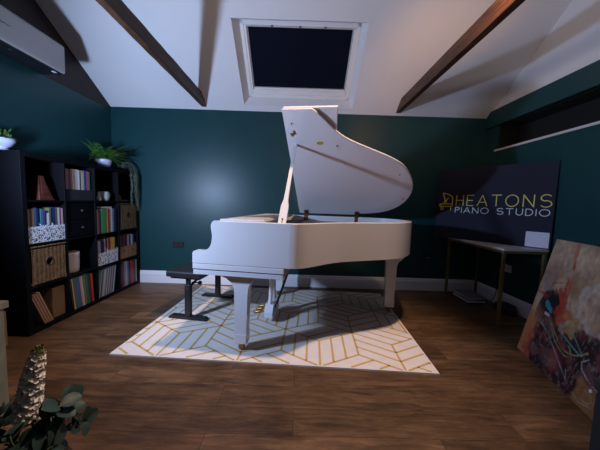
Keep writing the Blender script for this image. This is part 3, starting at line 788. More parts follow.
# (2,0) mug and cat figurine
y, z = cell_at(2, 0)
fg = MB()
Mf = Matrix.Translation((0, 0, 0))
fg.lathe([(0, 0), (.022, 0), (.026, .012), (.024, .03), (.017, .055), (.013, .065), (.0, .067)], 20)
fg.lathe([(0, -.017), (.012, -.013), (.0175, 0), (.013, .012), (0, .017)], 16, M=Matrix.Translation((.004, 0, .075)))
for s_ in (-1, 1): fg.lathe([(.006, 0), (.004, .007), (0, .014)], 8, M=Matrix.Translation((.004, s_ * .010, .086)))
o = fg.build('cat_figurine', mat('white_glazed_clay', (.42, .38, .34), .4), loc=(XB1 - .03, y + .085, z), weld=True); tag(o, 'small pale cat figurine beside the mug on the top row', 'figurine')
mg = empty('mug', (XB1 - .06, y + .20, z), 0, 'pale sage glazed mug with side handle on the top row of the bookcase', 'mug')
mb = MB(); mb.lathe([(0, .0), (.040, .0), (.050, .012), (.056, .05), (.054, .085), (.050, .105), (.046, .105), (.049, .08), (.048, .02), (0, .012)], 28); mb.build('body', M_mug, mg)
mb = MB(); mb.tube(catmull([(0, .052, .085), (0, .085, .09), (0, .092, .06), (0, .075, .035), (0, .052, .03)], 5), .007); mb.build('handle', M_mug, mg)
# (3,0) small ornament: wooden tray with two cones
y, z = cell_at(3, 0)
o = MB(); o.box(-.05, .05, -.11, .11, 0, .018); o = o.build('wooden_tray', mat('brown_tray_wood', (.12, .08, .06), .5), loc=(XB1 - .08, y + .13, z), bevel=.004); tag(o, 'low brown wooden tray on the top row in the far corner compartment', 'tray')
o = MB(); o.lathe([(0, 0), (.03, 0), (.034, .02), (.02, .05), (.012, .07), (0, .072)], 18); o = o.build('wooden_ornament', wood_mat('teak', (.1, .04, .02), (.25, .11, .05), (2, 2, 8)), loc=(XB1 - .07, y + .10, z + .0185)); tag(o, 'small brown turned wooden ornament standing on the low tray', 'ornament')
# (0,1) three speckled files with books
def mag_file(y0, z, w, m, label, group, notch=True, hfront=.13, hback=.24, dep=.25):
    r = empty('magazine_file', (XB1 - .004, y0 + w / 2, z), 0, label, 'magazine file', group); t = .003
    mb = MB()
    prof = [(-dep, 0), (0, 0), (0, hfront), (-.09, hback), (-dep, hback)]
    mb.prism([(x, zz) for x, zz in prof], -w / 2, -w / 2 + t, 'y'); mb.prism([(x, zz) for x, zz in prof], w / 2 - t, w / 2, 'y')
    mb.box(-dep, -dep + t, -w / 2, w / 2, 0, hback); mb.box(-dep, 0, -w / 2, w / 2, 0, t); mb.build('holder', m, r)
    mb = MB(); mb.box(-t, 0.0008, -w / 2, w / 2, 0, hfront); mb.build('front_panel', m, r)
    if m is M_cork:
        mb = MB(); mb.lathe([(0, 0), (.010, 0), (.010, .002), (0, .002)], 16, M=Matrix.Translation((.001, 0, hfront * .6)) @ Matrix.Rotation(PI / 2, 4, 'Y')); mb.build('finger_hole', M_dark, r)
    return r
y, z = cell_at(0, 1)
fw = .108
lab = ['nearest', 'middle', 'farthest']
for k in range(3): mag_file(y + .008 + k * (fw + .002), z, fw, M_speck, '%s of three black-and-white speckled magazine files below the metronome' % lab[k], 'speckled magazine files', hfront=.135 + .008 * (k % 2))
spec = [('tan', .014, .27), ('pale pink', .012, .28), ('tan', .016, .272), ('dusty red', .011, .275), ('slate blue', .018, .285), ('navy blue', .016, .28), ('teal', .014, .27), ('purple', .013, .282), ('pale blue', .014, .265),
        ('navy blue', .013, .25), ('white', .017, .235), ('black', .016, .25), ('navy blue', .014, .29), ('olive', .014, .28)]
def filed_books(c, r, files, group, where, specs, dx=.02):
    y, z = cell_at(c, r); i = 0
    for (f0, w), spec in zip(files, specs):
        yy = f0 + .006
        for (cn, th, h) in spec:
            if yy + th > f0 + w - .004: break
            book(yy + th / 2, z + .0035, th, h, .2, cn, 0, group, where, XB1 - .012, idx=i); yy += th + .001; i += 1
filed_books(0, 1, [(y + .008, fw), (y + .118, fw), (y + .228, fw)], 'books in the speckled files below the metronome', W_(0, 1),
            [[('tan', .020, .275), ('brown', .012, .27), ('tan', .020, .277), ('slate blue', .018, .285), ('navy blue', .018, .28)],
             [('teal', .017, .275), ('purple', .016, .27), ('navy blue', .016, .262), ('white', .022, .24), ('olive', .018, .285)],
             [('navy blue', .020, .288), ('olive', .022, .282), ('white', .016, .28), ('magenta', .015, .285), ('cream', .018, .278)]])
# (1,1) black drawer insert
y, z = cell_at(1, 1)
di = empty('drawer_unit', (BX1 - .19, y + cell / 2, z), 0, 'black two-drawer insert in the second compartment of the second row', 'drawers')
mb = MB(); hh = cell / 2 - .003; mb.box(-.17, .16, -hh, hh, .002, cellz - .003); mb.build('body', M_shelf, di)
for k in range(2):
    z0 = .006 + k * (cellz - .006) / 2
    mb = MB(); mb.box(.16, .176, -hh + .003, hh - .003, z0, z0 + (cellz - .012) / 2 - .002); dr = mb.build('drawer', M_shelf, di, bevel=.003)
    for s_ in (-1, 1) if k else (0,):
        mb = MB(); mb.lathe([(0, 0), (.006, 0), (.006, .008), (.013, .014), (.011, .022), (0, .024)], 16, M=Matrix.Translation((.176, s_ * .012 * 0, z0 + .085)) @ Matrix.Rotation(PI / 2, 4, 'Y')); mb.build('knob', mat('grey_knob', (.03, .03, .036), .4), dr); break
# (2,1) colourful books with some lying flat on top
row_books(2, 1, [('pale pink', .022, .262), ('brown', .014, .25), ('black', .012, .25), ('sea green', .010, .262), ('green', .016, .265), ('green', .022, .262), ('olive', .014, .262), ('yellow', .010, .262), ('red', .022, .268), ('tan', .012, .265),
                 ('white', .016, .27), ('grey', .02, .265), ('navy blue', .018, .27), ('black', .016, .27)], 'books in the third compartment of the second row', W_(2, 1))
y, z = cell_at(2, 1)
mb = MB(); mb.box(-.2, 0, -.085, .085, 0, .002, 0); mb.box(-.199, -.002, -.084, .084, .002, .016, 1); mb.box(-.2, 0, -.085, .085, .016, .018, 0)
o = mb.build('book', [bm_(COL['white']), M_page], loc=(XB1 - .01, y + .17, z + .2712), rot=(0, 0, .04)); tag(o, 'white book lying flat on top of the green and red books', 'book')
# baskets
def basket(c, r, label):
    y, z = cell_at(c, r); w = cell / 2 - .006; h = cellz - .012; d = .36
    b = empty('wicker_basket', (BX1 - .006, y + cell / 2, z + .001), 0, label, 'basket', 'woven cube baskets in the bookcase')
    mb = MB()
    # front with a round hole
    k = 32; R = .028; zc = h * .56; ring = []; sq = []
    for i in range(k):
        t = 2 * PI * (i + .5) / k; cx, sz = math.cos(t), math.sin(t)
        ring.append((R * cx, zc + R * sz))
        q = 1 / max(abs(cx), abs(sz)); yy = cx * q; zz = sz * q
        sq.append((yy * w, zc + (zz * (h - zc) if zz > 0 else zz * zc)))
    for xx in (0, -.012):
        vs = [(xx, p[0], p[1]) for p in ring] + [(xx, p[0], p[1]) for p in sq]
        mb.add(vs, [(i, (i + 1) % k, k + (i + 1) % k, k + i) for i in range(k)])
    vs = [(0, p[0], p[1]) for p in ring] + [(-.012, p[0], p[1]) for p in ring]
    mb.add(vs, [(i, (i + 1) % k, k + (i + 1) % k, k + i) for i in range(k)])
    # fill corners missed by the square
    for sy in (-1, 1):
        mb.box(-d, 0, sy * w - (.01 if sy > 0 else 0), sy * w + (0 if sy > 0 else .01), 0, h)
    mb.box(-d, 0, -w, w, 0, .01); mb.box(-d, -d + .01, -w, w, 0, h)
    mb.box(-.013, 0, -w, w, h - .02, h)
    mb.build('woven_body', M_wicker, b)
    mb = MB()
    mb.tube([(.002, R * 1.12 * math.cos(t * 2 * PI / 24), zc + R * 1.12 * math.sin(t * 2 * PI / 24)) for t in range(25)], .004, 0, 6); mb.build('grip_ring', M_rubber, b)
    mb = MB(); mb.box(-.06, -.05, -w + .015, w - .015, .015, h - .025); mb.build('dark_hole_backing', M_dark, b)  # added near-black sheet, its colour gives the hole its inner shade
    mb = MB(); mb.tube([(.001, -w + .006, h - .006), (.001, w - .006, h - .006)], .007, 0, 8); mb.build('braided_edge', M_wicker, b)
    return b
basket(0, 2, 'brown woven cube basket in the near column, third row, below the speckled files')
basket(3, 1, 'brown woven cube basket in the far column, second row')
# (1,2) cream pot
y, z = cell_at(1, 2)
o = MB(); o.lathe([(0, 0), (.068, 0), (.076, .008), (.080, .05), (.082, .16), (.084, .20), (.079, .203), (.075, .198), (.075, .03), (0, .02)], 36)
o = o.build('storage_pot', M_cream, loc=(XB1 - .10, y + .12, z)); tag(o, 'round cream ribbed storage pot in the second compartment of the third row', 'pot')
# (2,2) two speckled files, (3,2) two cork files
y, z = cell_at(2, 2)
for k in range(2): mag_file(y + .006 + k * .162, z, .158, M_speck, '%s of the two grey-white speckled magazine files in the third row' % ['near one', 'far one'][k], 'speckled magazine files', hfront=.135 + .015 * k)
filed_books(2, 2, [(y + .006, .158), (y + .168, .158)], 'books in the two speckled files of the third row', W_(2, 2),
            [[('pale pink', .024, .275), ('lilac', .03, .27), ('black', .03, .255), ('navy blue', .022, .25), ('pale pink', .016, .28)], [('dusty red', .02, .28), ('dark red', .022, .275), ('mustard', .028, .283), ('mustard', .022, .28), ('yellow', .012, .285), ('black', .03, .27)]])
y, z = cell_at(3, 2)
for k in range(2): mag_file(y + .006 + k * .162, z, .158, M_cork, '%s of the two brown cork magazine files in the far column' % ['near one', 'far one'][k], 'cork magazine files', hfront=.15)
filed_books(3, 2, [(y + .006, .158), (y + .168, .158)], 'books in the two cork files', W_(3, 2),
            [[('brown', .03, .28), ('dark red', .022, .285), ('navy blue', .022, .27), ('dusty red', .022, .28), ('black', .02, .26)], [('pale pink', .016, .28), ('navy blue', .03, .275), ('pale blue', .016, .285), ('white', .02, .275), ('slate blue', .03, .28)]])
# bottom row, leaning records
def leaning(c, r, spec, lean, group, where, y_start, kind='record_sleeve'):
    y, z = cell_at(c, r); yy = y_start
    for i, (cn, th, h) in enumerate(spec):
        l = lean if not isinstance(lean, (list, tuple)) else lean[i]
        zz = z + .0006 + (abs(math.sin(l)) * th / 2)
        book(yy + th / 2, zz, th, h, min(.31, h), cn, l, group, where, XB1 - .005, idx=i, kind=kind); yy += th / math.cos(l) + .002
y, z = cell_at(0, 3)
leaning(0, 3, [('tan', .008, .30), ('brown', .007, .30), ('tan', .010, .30), ('dusty red', .008, .30), ('tan', .010, .30), ('brown', .006, .31), ('tan', .012, .31)], .38, 'records leaning in the bottom near compartment', W_(0, 3), y + .112)
o = MB(); o.box(-.25, 0, -.06, .06, 0, .27, 0); o = o.build('box_file', mat('brown_card_box', (.15, .085, .035), .7, var=.2), loc=(XB1 - .03, y + .275, z + .001), bevel=.003); tag(o, 'brown upright box file behind the leaning records, near bottom compartment', 'box file')
y, z = cell_at(1, 3)
leaning(1, 3, [('black', .018, .31), ('yellow', .010, .31), ('olive', .010, .31), ('slate blue', .036, .31), ('slate blue', .026, .31), ('pale pink', .016, .31), ('cream', .012, .31), ('olive', .030, .31), ('dark green', .032, .31), ('black', .022, .31), ('red', .026, .30)],
        [.10] * 10 + [.06], 'records in the second bottom compartment', W_(1, 3), y + .04)
y, z = cell_at(2, 3)
leaning(2, 3, [('pale blue', .010, .30), ('slate blue', .020, .30), ('grey', .012, .30), ('cream', .014, .30), ('grey', .018, .30), ('slate blue', .012, .30), ('white', .006, .31), ('slate blue', .018, .31), ('lilac', .006, .31), ('grey', .012, .31), ('dark red', .010, .31), ('grey', .02, .31), ('slate blue', .02, .31), ('white', .008, .31), ('dark green', .014, .31)], -.17, 'records leaning in the third bottom compartment', W_(2, 3), y + .075 - .06)
y, z = cell_at(3, 3)
row_books(3, 3, [('black', .025, .29), ('dark red', .034, .31), ('grey', .028, .31), ('pale blue', .022, .31), ('slate blue', .03, .30), ('black', .024, .28), ('red', .030, .30), ('red', .018, .28), ('dark green', .02, .3), ('navy blue', .022, .31), ('cream', .016, .29)], 'books in the far bottom compartment', W_(3, 3))
bpy.data.objects['bookcase']

# ------------------------------------------------------------------ plants on the bookcase
def frond(mb, base, az, length, rise, droop, leaf, seed, mi=0):
    r = random.Random(seed); pts = []
    n = 16; d = Vector((math.cos(az), math.sin(az), 0))
    for i in range(n + 1):
        t = i / n; pts.append(Vector(base) + d * length * t + Vector((0, 0, rise * t - droop * t * t)))
    mb.tube(pts, [.0018 * (1 - .7 * i / n) for i in range(n + 1)], 1, 5)
    for i in range(2, n + 1):
        t = i / n; p = pts[i]; f = (pts[i] - pts[i - 1]).normalized(); side = f.cross(Vector((0, 0, 1))).normalized()
        l = leaf * math.sin(PI * min(1, t * .85 + .12)) * r.uniform(.8, 1.15)
        for s_ in (-1, 1):
            dirn = (side * s_ + f * .45 + Vector((0, 0, r.uniform(-.35, .1)))).normalized()
            wv = f * l * .16
            q = p + dirn * l; mid = p + dirn * l * .5 + Vector((0, 0, .003))
            mb.add([p - wv * .3, mid - wv, q, mid + wv, mid], [(0, 1, 4), (1, 2, 4), (2, 3, 4), (3, 0, 4)], mi)
fy = BY0 + to + 2 * (cell + ti) + .31
fern = empty('potted_fern', (BX1 - .14, fy, BH), 0, 'leafy green fern in a white pot on top of the bookcase', 'potted plant')
mb = MB(); mb.lathe([(0, 0), (.055, 0), (.062, .01), (.078, .085), (.080, .10), (.074, .10), (.070, .08), (0, .078)], 32)
mb.build('pot', M_pot, fern)
mb = MB(); mb.lathe([(.0, .083), (.072, .083)], 20); mb.build('soil', mat('potting_soil', (.03, .02, .012), .95), fern)
mb = MB()
for k in range(64):
    az = k * 2.399 + rnd.uniform(-.2, .2); ln = rnd.uniform(.16, .30)
    if math.cos(az) < -.3: ln *= .68
    frond(mb, (rnd.uniform(-.02, .02), rnd.uniform(-.02, .02), .09), az, ln, rnd.uniform(.14, .36), rnd.uniform(.10, .28), rnd.uniform(.035, .055), k)
mb.build('fronds', [M_fern, M_stem], fern)
ty = BY0 + BL - .10
tr = empty('trailing_plant', (BX1 - .12, ty, BH), 0, 'pale grey-green trailing plant hanging over the far end of the bookcase', 'potted plant')
mb = MB(); mb.lathe([(0, 0), (.045, 0), (.060, .07), (.062, .085), (.056, .085), (0, .07)], 28); mb.build('pot', mat('dark_clay_pot', (.03, .03, .035), .6), tr)
mb = MB(); leaf_mb = MB()
r = random.Random(5)
for k in range(26):
    az = r.uniform(-1.2, 1.0) if k % 4 else r.uniform(-3, 3)
    rr = .062; ex = r.uniform(.13, .17); ln = r.uniform(.18, .50) if math.cos(az) > .45 else r.uniform(.0, .06)
    dx, dy = math.cos(az), math.sin(az) * .55
    if dx * ex < .125 and ln > .1: dx = .135 / ex
    if dx < 0: dx *= .4
    dy = min(dy, .45)
    pts = [Vector((0, 0, .08)), Vector((dx * .05, dy * .05, .115)), Vector((dx * ex * .8, dy * ex, .07)), Vector((dx * ex, dy * ex, .0 - min(ln, .03)))]
    nn = max(1, int(ln / .05))
    for j in range(1, nn + 1): pts.append(Vector((dx * ex + r.uniform(-.008, .010), dy * ex + r.uniform(-.012, .012), -ln * j / nn)))
    pts = [Vector(p) for p in catmull([tuple(p) for p in pts], 6)]
    mb.tube(pts, .0012, 0, 4)
    for i in range(2, len(pts)):
        for q in range(2):
            p = pts[i]; a = r.uniform(0, 2 * PI); l = r.uniform(.007, .013)
            dd = Vector((math.cos(a), math.sin(a), r.uniform(-.3, .5))).normalized(); s2 = dd.cross(Vector((0, 0, 1))).normalized() * l * .45
            leaf_mb.add([p, p + dd * l * .5 + s2, p + dd * l, p + dd * l * .5 - s2, p + dd * l * .5 + Vector((0, 0, .003))], [(0, 1, 4), (1, 2, 4), (2, 3, 4), (3, 0, 4)])
mb.build('stems', M_stem, tr); leaf_mb.build('leaves', M_trail, tr)
# glass bowl plant at the near end, cut by the frame
sp2 = empty('succulent_bowl', (-2.38, 2.12, BH), 0, 'small green plant in a footed glass bowl on the near end of the bookcase', 'potted plant')
mb = MB(); mb.lathe([(0, 0), (.055, 0), (.06, .006), (.045, .022), (.030, .03), (.055, .045), (.082, .08), (.086, .105), (.082, .105), (.077, .08), (.05, .05), (0, .04)], 36); mb.build('bowl', M_pot, sp2)
mb = MB(); mb.tube([(.087 * math.cos(t * PI / 18), .087 * math.sin(t * PI / 18), .106) for t in range(37)], .003, 0, 6); mb.build('rim', M_chrome, sp2)
mb = MB()
for k in range(60):
    az = k * 2.399; ln = r.uniform(.05, .11); el = r.uniform(.2, 1.2)
    p = Vector((0, 0, .08)); dd = Vector((math.cos(az) * math.cos(el), math.sin(az) * math.cos(el), math.sin(el))); q = p + dd * ln
    sd = dd.cross(Vector((0, 0, 1))).normalized() * .012; mb.tube([p, q], .0015, 1, 4)
    mb.add([q - dd * .02, q + sd, q + dd * .025, q - sd, q + Vector((0, 0, .004))], [(0, 1, 4), (1, 2, 4), (2, 3, 4), (3, 0, 4)])
mb.build('foliage', [M_fern, M_stem], sp2)
mb = MB(); mb.lathe([(0, 0), (.010, 0), (.010, .003), (0, .0035)], 14); o = mb.build('cable_cap', M_alu, loc=(-2.145 - .02, 2.045, BH)); tag(o, 'tiny pale grey cap lying on the near top corner of the bookcase', 'cap')

# ------------------------------------------------------------------ left foreground
bx = empty('cardboard_box', (-2.33, 1.74, 0), 0, 'tan cardboard box on the floor at the near end of the bookcase', 'box')
mb = MB(); mb.box(-.17, .17, -.15, .15, 0, .27); mb.build('carton', M_tan, bx, bevel=.004)
mb = MB()
for s_ in (-1, 1):
    mb.add([(-.17, s_ * .15, .27), (.17, s_ * .15, .27), (.15, s_ * .03, .335), (-.15, s_ * .03, .335)], [(0, 1, 2, 3)])
    mb.add([(-.17, s_ * .15, .273), (.17, s_ * .15, .273), (.15, s_ * .03, .338), (-.15, s_ * .03, .338)], [(0, 1, 2, 3)])
mb.build('flap', M_tan, bx)
tb = empty('side_table', (-1.60, .98, 0), 0, 'pale wooden side table cut off by the left edge of the frame', 'side table')
mb = MB(); mb.box(-.20, .20, -.26, .26, .585, .62); mb.build('table_top', M_pale, tb, bevel=.004)
for sx in (-1, 1):
    for sy in (-1, 1):
        mb = MB(); mb.box(sx * .17 - .022, sx * .17 + .022, sy * .22 - .022, sy * .22 + .022, 0, .585); mb.build('leg', M_pale, tb, bevel=.003)
mb = MB()
for sy in (-1, 1): mb.box(-.17, .17, sy * .22 - .01, sy * .22 + .01, .50, .585)
for sx in (-1, 1): mb.box(sx * .17 - .01, sx * .17 + .01, -.22, .22, .50, .585)
mb.build('apron', M_pale, tb)

# flower arrangement in a floor vase near the camera
fl = empty('flower_arrangement', (-.825, .80, -.0), 0, 'white flower spike with eucalyptus leaves in a dark vase at the lower left', 'flower arrangement')
mb = MB(); mb.lathe([(0, 0), (.075, 0), (.085, .01), (.095, .12), (.075, .24), (.05, .29), (.055, .32), (.050, .32), (.045, .29), (.06, .22), (0, .2)], 36); mb.build('vase', M_vase, fl)
def to_cam_px(px, py, d):   # layout helper: a point d metres into the room from the photo's viewpoint
    return None
# flower spike
spine = catmull([(0.0, 0, .28), (-.03, 0.0, .40), (-.035, .0, .46), (-.010, .0, .58), (.008, .0, .650)], 8)
mb = MB(); mb.tube(spine, [.004 - .0026 * i / len(spine) for i in range(len(spine))], 0, 6); mb.build('stem', M_stem, fl)
petals = MB(); r = random.Random(11)
top = [p for p in spine if p[2] > .42]
for k in range(95):
    t = (k + .5) / 95; p = Vector(top[min(len(top) - 1, int(t * len(top)))])
    rad = .036 * (1 - t) ** .6 + .004; a = k * 2.399
    c = p + Vector((math.cos(a), math.sin(a), 0)) * rad * .62; sz = .0175 * (1 - t) ** .45 + .004
    out = Vector((math.cos(a), math.sin(a), .15)).normalized(); sx_ = out.cross(Vector((0, 0, 1))).normalized(); uy = sx_.cross(out)
    mi = 1 if t > .84 or (t > .5 and r.random() < .25) else 0
    n5 = 5
    for j in range(n5):
        b = 2 * PI * j / n5 + r.uniform(-.2, .2); ring_ = []
        for (bb, rr, oo) in [(-.62, .62, .30), (-.36, .98, .34), (0, 1.1, .22), (.36, .98, .34), (.62, .62, .30)]:
            d1 = sx_ * math.cos(b + bb) + uy * math.sin(b + bb); ring_.append(c + d1 * sz * rr + out * sz * (oo + .25))
        petals.add([c] + ring_, [(0, 1, 2), (0, 2, 3), (0, 3, 4), (0, 4, 5)], mi, True)
petals.build('flower_spike', [M_petal, M_bud], fl)
def euc(mb, path, leaf, seed, mi=0):
    r = random.Random(seed); pts = [Vector(p) for p in catmull(path, 6)]
    mb.tube(pts, .0022, 1, 5)
    for i in range(3, len(pts), 3):
        p = pts[i]; f = (pts[i] - pts[i - 1]).normalized(); a0 = r.uniform(0, PI)
        for s_ in (0, 1):
            base = f.orthogonal().normalized(); q = Quaternion(f, a0 + s_ * PI); dirn = (q @ base + f * .5).normalized()
            side = dirn.cross(f).normalized(); nrm = side.cross(dirn).normalized(); l = leaf * r.uniform(.75, 1.15); k = 12; vs = [p]
            for j in range(k):
                t = 2 * PI * j / k; x = (.5 - .5 * math.cos(t)) * l; yv = math.sin(t) * l * .42
                vs.append(p + dirn * (x + .004) + side * yv + nrm * (abs(yv) * .35 - (x / l) ** 2 * .008))
            c = p + dirn * l * .5; vs[0] = c
            mb.add(vs, [(0, j, j % k + 1) for j in range(1, k + 1)], mi, True)
sprays = [[(0, 0, .30), (.02, .02, .40), (.035, .0, .41), (.065, .0, .45)], [(0, 0, .30), (.04, -.05, .33), (.06, -.06, .35), (.085, -.05, .36)], [(0, 0, .30), (-.03, .03, .38), (-.07, .02, .41), (-.11, .0, .43)],
          [(0, 0, .30), (-.05, -.03, .34), (-.12, -.02, .37), (-.19, -.01, .38)], [(0, 0, .30), (.02, .05, .36), (.04, .06, .40), (.05, .05, .42)], [(0, 0, .30), (.0, -.05, .35), (.0, -.08, .39), (-.01, -.08, .42)],
          [(0, 0, .30), (.04, .04, .33), (.06, .06, .34), (.085, .06, .345)], [(0, 0, .3), (-.06, .05, .35), (-.13, .06, .36), (-.20, .05, .36)]]
for k, s_ in enumerate(sprays):
    mb = MB(); euc(mb, s_, .054, k + 3); mb.build('eucalyptus_sprig', [M_euc, M_stem], fl)

# ------------------------------------------------------------------ right side: table, sign, magazines
TX0, TX1, TY0, TY1, TZ = 1.955, 2.385, 2.45, 3.40, .765
tbl = empty('console_table', ((TX0 + TX1) / 2, (TY0 + TY1) / 2, 0), 0, 'slim table with pale top and dull gold metal frame against the right wall', 'table')
hx, hy = (TX1 - TX0) / 2, (TY1 - TY0) / 2
mb = MB(); mb.box(-hx, hx, -hy, hy, TZ - .022, TZ); mb.build('table_top', M_top, tbl, bevel=.002)
q = .026
for sx in (-1, 1):
    for sy in (-1, 1):
        mb = MB(); x = sx * (hx - .02); yy = sy * (hy - .02); mb.box(x - q / 2, x + q / 2, yy - q / 2, yy + q / 2, 0, TZ - .022); mb.build('leg', M_gold, tbl, bevel=.002)
for sy in (-1, 1):
    yy = sy * (hy - .02)
    for z0 in (0, TZ - .022 - q):
        mb = MB(); mb.box(-hx + .033, hx - .033, yy - q / 2, yy + q / 2, z0, z0 + q); mb.build('rail', M_gold, tbl, bevel=.002)
for sx in (-1, 1):
    mb = MB(); x = sx * (hx - .02); mb.box(x - q / 2, x + q / 2, -hy + .033, hy - .033, TZ - .022 - q, TZ - .022); mb.build('rail', M_gold, tbl, bevel=.002)
# sign board
p0 = Vector((1.765, 3.375, TZ)); p1 = Vector((2.395, 2.455, TZ)); dv = p1 - p0; SW = dv.length; SH = .845
sg = empty('sign_board', p0 + Vector((0, 0, .0005)), math.atan2(dv.y, dv.x), 'dark slate piano studio sign standing on the gold-framed table in the right corner', 'sign')
lean = math.radians(-1.5)
ML = Matrix.Rotation(lean, 4, 'X')
mb = MB(); mb.box(0, SW, 0, .012, 0.001, SH, M=ML); mb.build('board', M_sign, sg, bevel=.0015)
def text_mesh(name, txt, size, x, z, width, m, parent, spacing=1.2, off=0.0, th=.0006, weight=0):
    cu = bpy.data.curves.new(name, 'FONT'); cu.body = txt; cu.size = size; cu.space_character = spacing; cu.extrude = th; cu.offset = weight; cu.resolution_u = 3
    ob = bpy.data.objects.new(name + '_tmp', cu); col.objects.link(ob); bpy.context.view_layer.update()
    dg = bpy.context.evaluated_depsgraph_get(); me = bpy.data.meshes.new_from_object(ob.evaluated_get(dg))
    bpy.data.objects.remove(ob)
    xs = [v.co.x for v in me.vertices]; ys = [v.co.y for v in me.vertices]; s_ = width / (max(xs) - min(xs)); x0 = min(xs); y0 = min(ys); sy = size / (max(ys) - y0)
    for v in me.vertices:
        p = ML @ Vector((x + (v.co.x - x0) * s_, -.0012 + v.co.z, z + (v.co.y - y0) * sy)); v.co = p
    me.materials.clear(); me.materials.append(m)
    o = bpy.data.objects.new(name, me); col.objects.link(o); o.parent = parent
    return o
# stroke lettering in a thin geometric face
def strokes(name, segs, m, r, parent, x, z, sx, sz):
    mb = MB()
    for s_ in segs:
        pts = [ML @ Vector((x + a * sx, -.0008, z + b * sz)) for a, b in s_]
        # flat ribbon
        for a, b in zip(pts, pts[1:]):
            d = (b - a); 
            if d.length < 1e-6: continue
            dn = d.normalized(); nn = Vector((dn.z, 0, -dn.x)) * r; a2 = a - dn * r * .5; b2 = b + dn * r * .5
            t = Vector((0, -.0012, 0)); vs = [a2 + nn, a2 - nn, b2 - nn, b2 + nn]; vs += [v + t for v in vs]
            mb.add(vs, [(4, 5, 6, 7), (0, 1, 5, 4), (1, 2, 6, 5), (2, 3, 7, 6), (3, 0, 4, 7)])
    return mb.build(name, m, parent)
def arc(cx, cy, rx, ry, a0, a1, n=16): return [(cx + rx * math.cos(math.radians(a0 + (a1 - a0) * i / n)), cy + ry * math.sin(math.radians(a0 + (a1 - a0) * i / n))) for i in range(n + 1)]
S_ = arc(.5, .74, .40, .26, 35, 270, 12)[:-1] + arc(.5, .26, .42, .26, 90, -145, 12)
G = {'H': [[(0, 0), (0, 1)], [(.8, 0), (.8, 1)], [(0, .5), (.8, .5)]], 'E': [[(.7, 0), (0, 0), (0, 1), (.7, 1)], [(0, .5), (.62, .5)]], 'A': [[(0, 0), (.5, 1), (1, 0)], [(.2, .34), (.8, .34)]],
     'T': [[(0, 1), (.9, 1)], [(.45, 1), (.45, 0)]], 'O': [arc(.55, .5, .55, .5, 0, 360, 28)], 'N': [[(0, 0), (0, 1), (.85, 0), (.85, 1)]], 'S': [S_],
     'P': [[(0, 0), (0, 1), (.4, 1)] + arc(.4, .76, .26, .24, 90, -90, 10) + [(0, .52)]], 'I': [[(0, 0), (0, 1)]], 'U': [[(0, 1), (0, .35)] + arc(.38, .35, .38, .35, 180, 360, 12) + [(.76, 1)]],
     'D': [[(0, 0), (0, 1), (.3, 1)] + arc(.3, .5, .5, .5, 90, -90, 16) + [(0, 0)]], ' ': []}
Wd = {'H': .8, 'E': .7, 'A': 1, 'T': .9, 'O': 1.1, 'N': .85, 'S': .9, 'P': .66, 'I': 0, 'U': .76, 'D': .8, ' ': .35}
def word(name, txt, m, x0, x1, z, h, r, gap):
    tot = sum(Wd[c] for c in txt) + gap * (len(txt) - 1); s_ = (x1 - x0) / tot; xx = x0
    for c in txt:
        if G[c]: strokes(name, G[c], m, r, sg, xx, z, s_, h)
        xx += (Wd[c] + gap) * s_
def lettering(name, txt, gap, m, r, x, z, sx, sz):
    tot = sum(Wd[c] for c in txt) + gap * (len(txt) - 1); xx = 0
    for c in txt:
        if G[c]: strokes(name, [[(xx / tot + a / tot, b) for a, b in g] for g in G[c]], m, r, sg, x, z, sx, sz)
        xx += Wd[c] + gap
def word_segs(txt, gap):
    tot = sum(Wd[c] for c in txt) + gap * (len(txt) - 1); segs = []; xx = 0
    for c in txt:
        segs += [[(xx / tot + a / tot, b) for a, b in g] for g in G[c]]; xx += Wd[c] + gap
    return segs
HX0, HX1 = .235, SW - .025
lettering('studio_name_letter', 'HEATONS', .42, M_lgold, .0043, HX0, .405, HX1 - HX0, .120)
lettering('studio_subtitle_letter', 'PIANO STUDIO', .38, M_lwhite, .0034, HX0 - .004, .318, HX1 - HX0 - .0, .064)
# line drawing of a grand piano
logo = [[(.18, .55), (1.0, .55), (1.0, .38), (.0, .38), (.0, .47), (.18, .47)], [(.12, .38), (.12, .12)], [(.28, .38), (.28, .12)], [(.90, .38), (.90, .12)], [(.0, .55), (.18, .55)], [(0, .38), (0, .55)],
        [(.30, .58), (.40, .78), (.20, 1.30), (.52, 1.26)] + [(.60, 1.22), (.78, 1.16), (.93, 1.06), (1.0, .90), (1.0, .55)], [(.48, .58), (.52, .80)], [(.20, 1.30), (.50, .62)], [(.52, .80), (.66, .98)]]
strokes('piano_logo', logo, M_lgold, .0044, sg, .040, .322, .15, .178)
mb = MB(); mb.box(SW - .190, SW - .012, -.0035, -.0005, .010, .160, M=ML); mb.build('blank_white_card', M_card, sg)

# magazines and things under the table
for k, (c_, th, dx, dy, rz, w, l) in enumerate([('black', .022, .02, .03, .10, .24, .32), ('white', .016, .0, .0, .02, .22, .30), ('black', .02, .03, .02, -.05, .22, .30), ('white', .012, .005, .0, .06, .21, .29), ('grey', .010, .015, .01, -.02, .21, .29)]):
    z0 = sum([.022, .016, .02, .012, .010][:k]) + .0006 * (k + 1)
    mb = MB(); mb.box(-w / 2, w / 2, -l / 2, l / 2, 0, .0015, 0); mb.box(-w / 2 + .002, w / 2 - .002, -l / 2 + .002, l / 2 - .002, .0015, th - .0015, 1 if c_ == 'white' else 0); mb.box(-w / 2, w / 2, -l / 2, l / 2, th - .0015, th, 0)
    o = mb.build('magazine', [bm_(COL[c_]), M_card], loc=(2.135 + dx, 3.16 + dy, z0), rot=(0, 0, rz))
    tag(o, '%s magazine under the gold-framed table, %s of the stack' % (c_, ['bottom', 'second from bottom', 'middle', 'second from top', 'top'][k]), 'magazine', 'magazines stacked under the table')
mb = MB()
n_ = 14
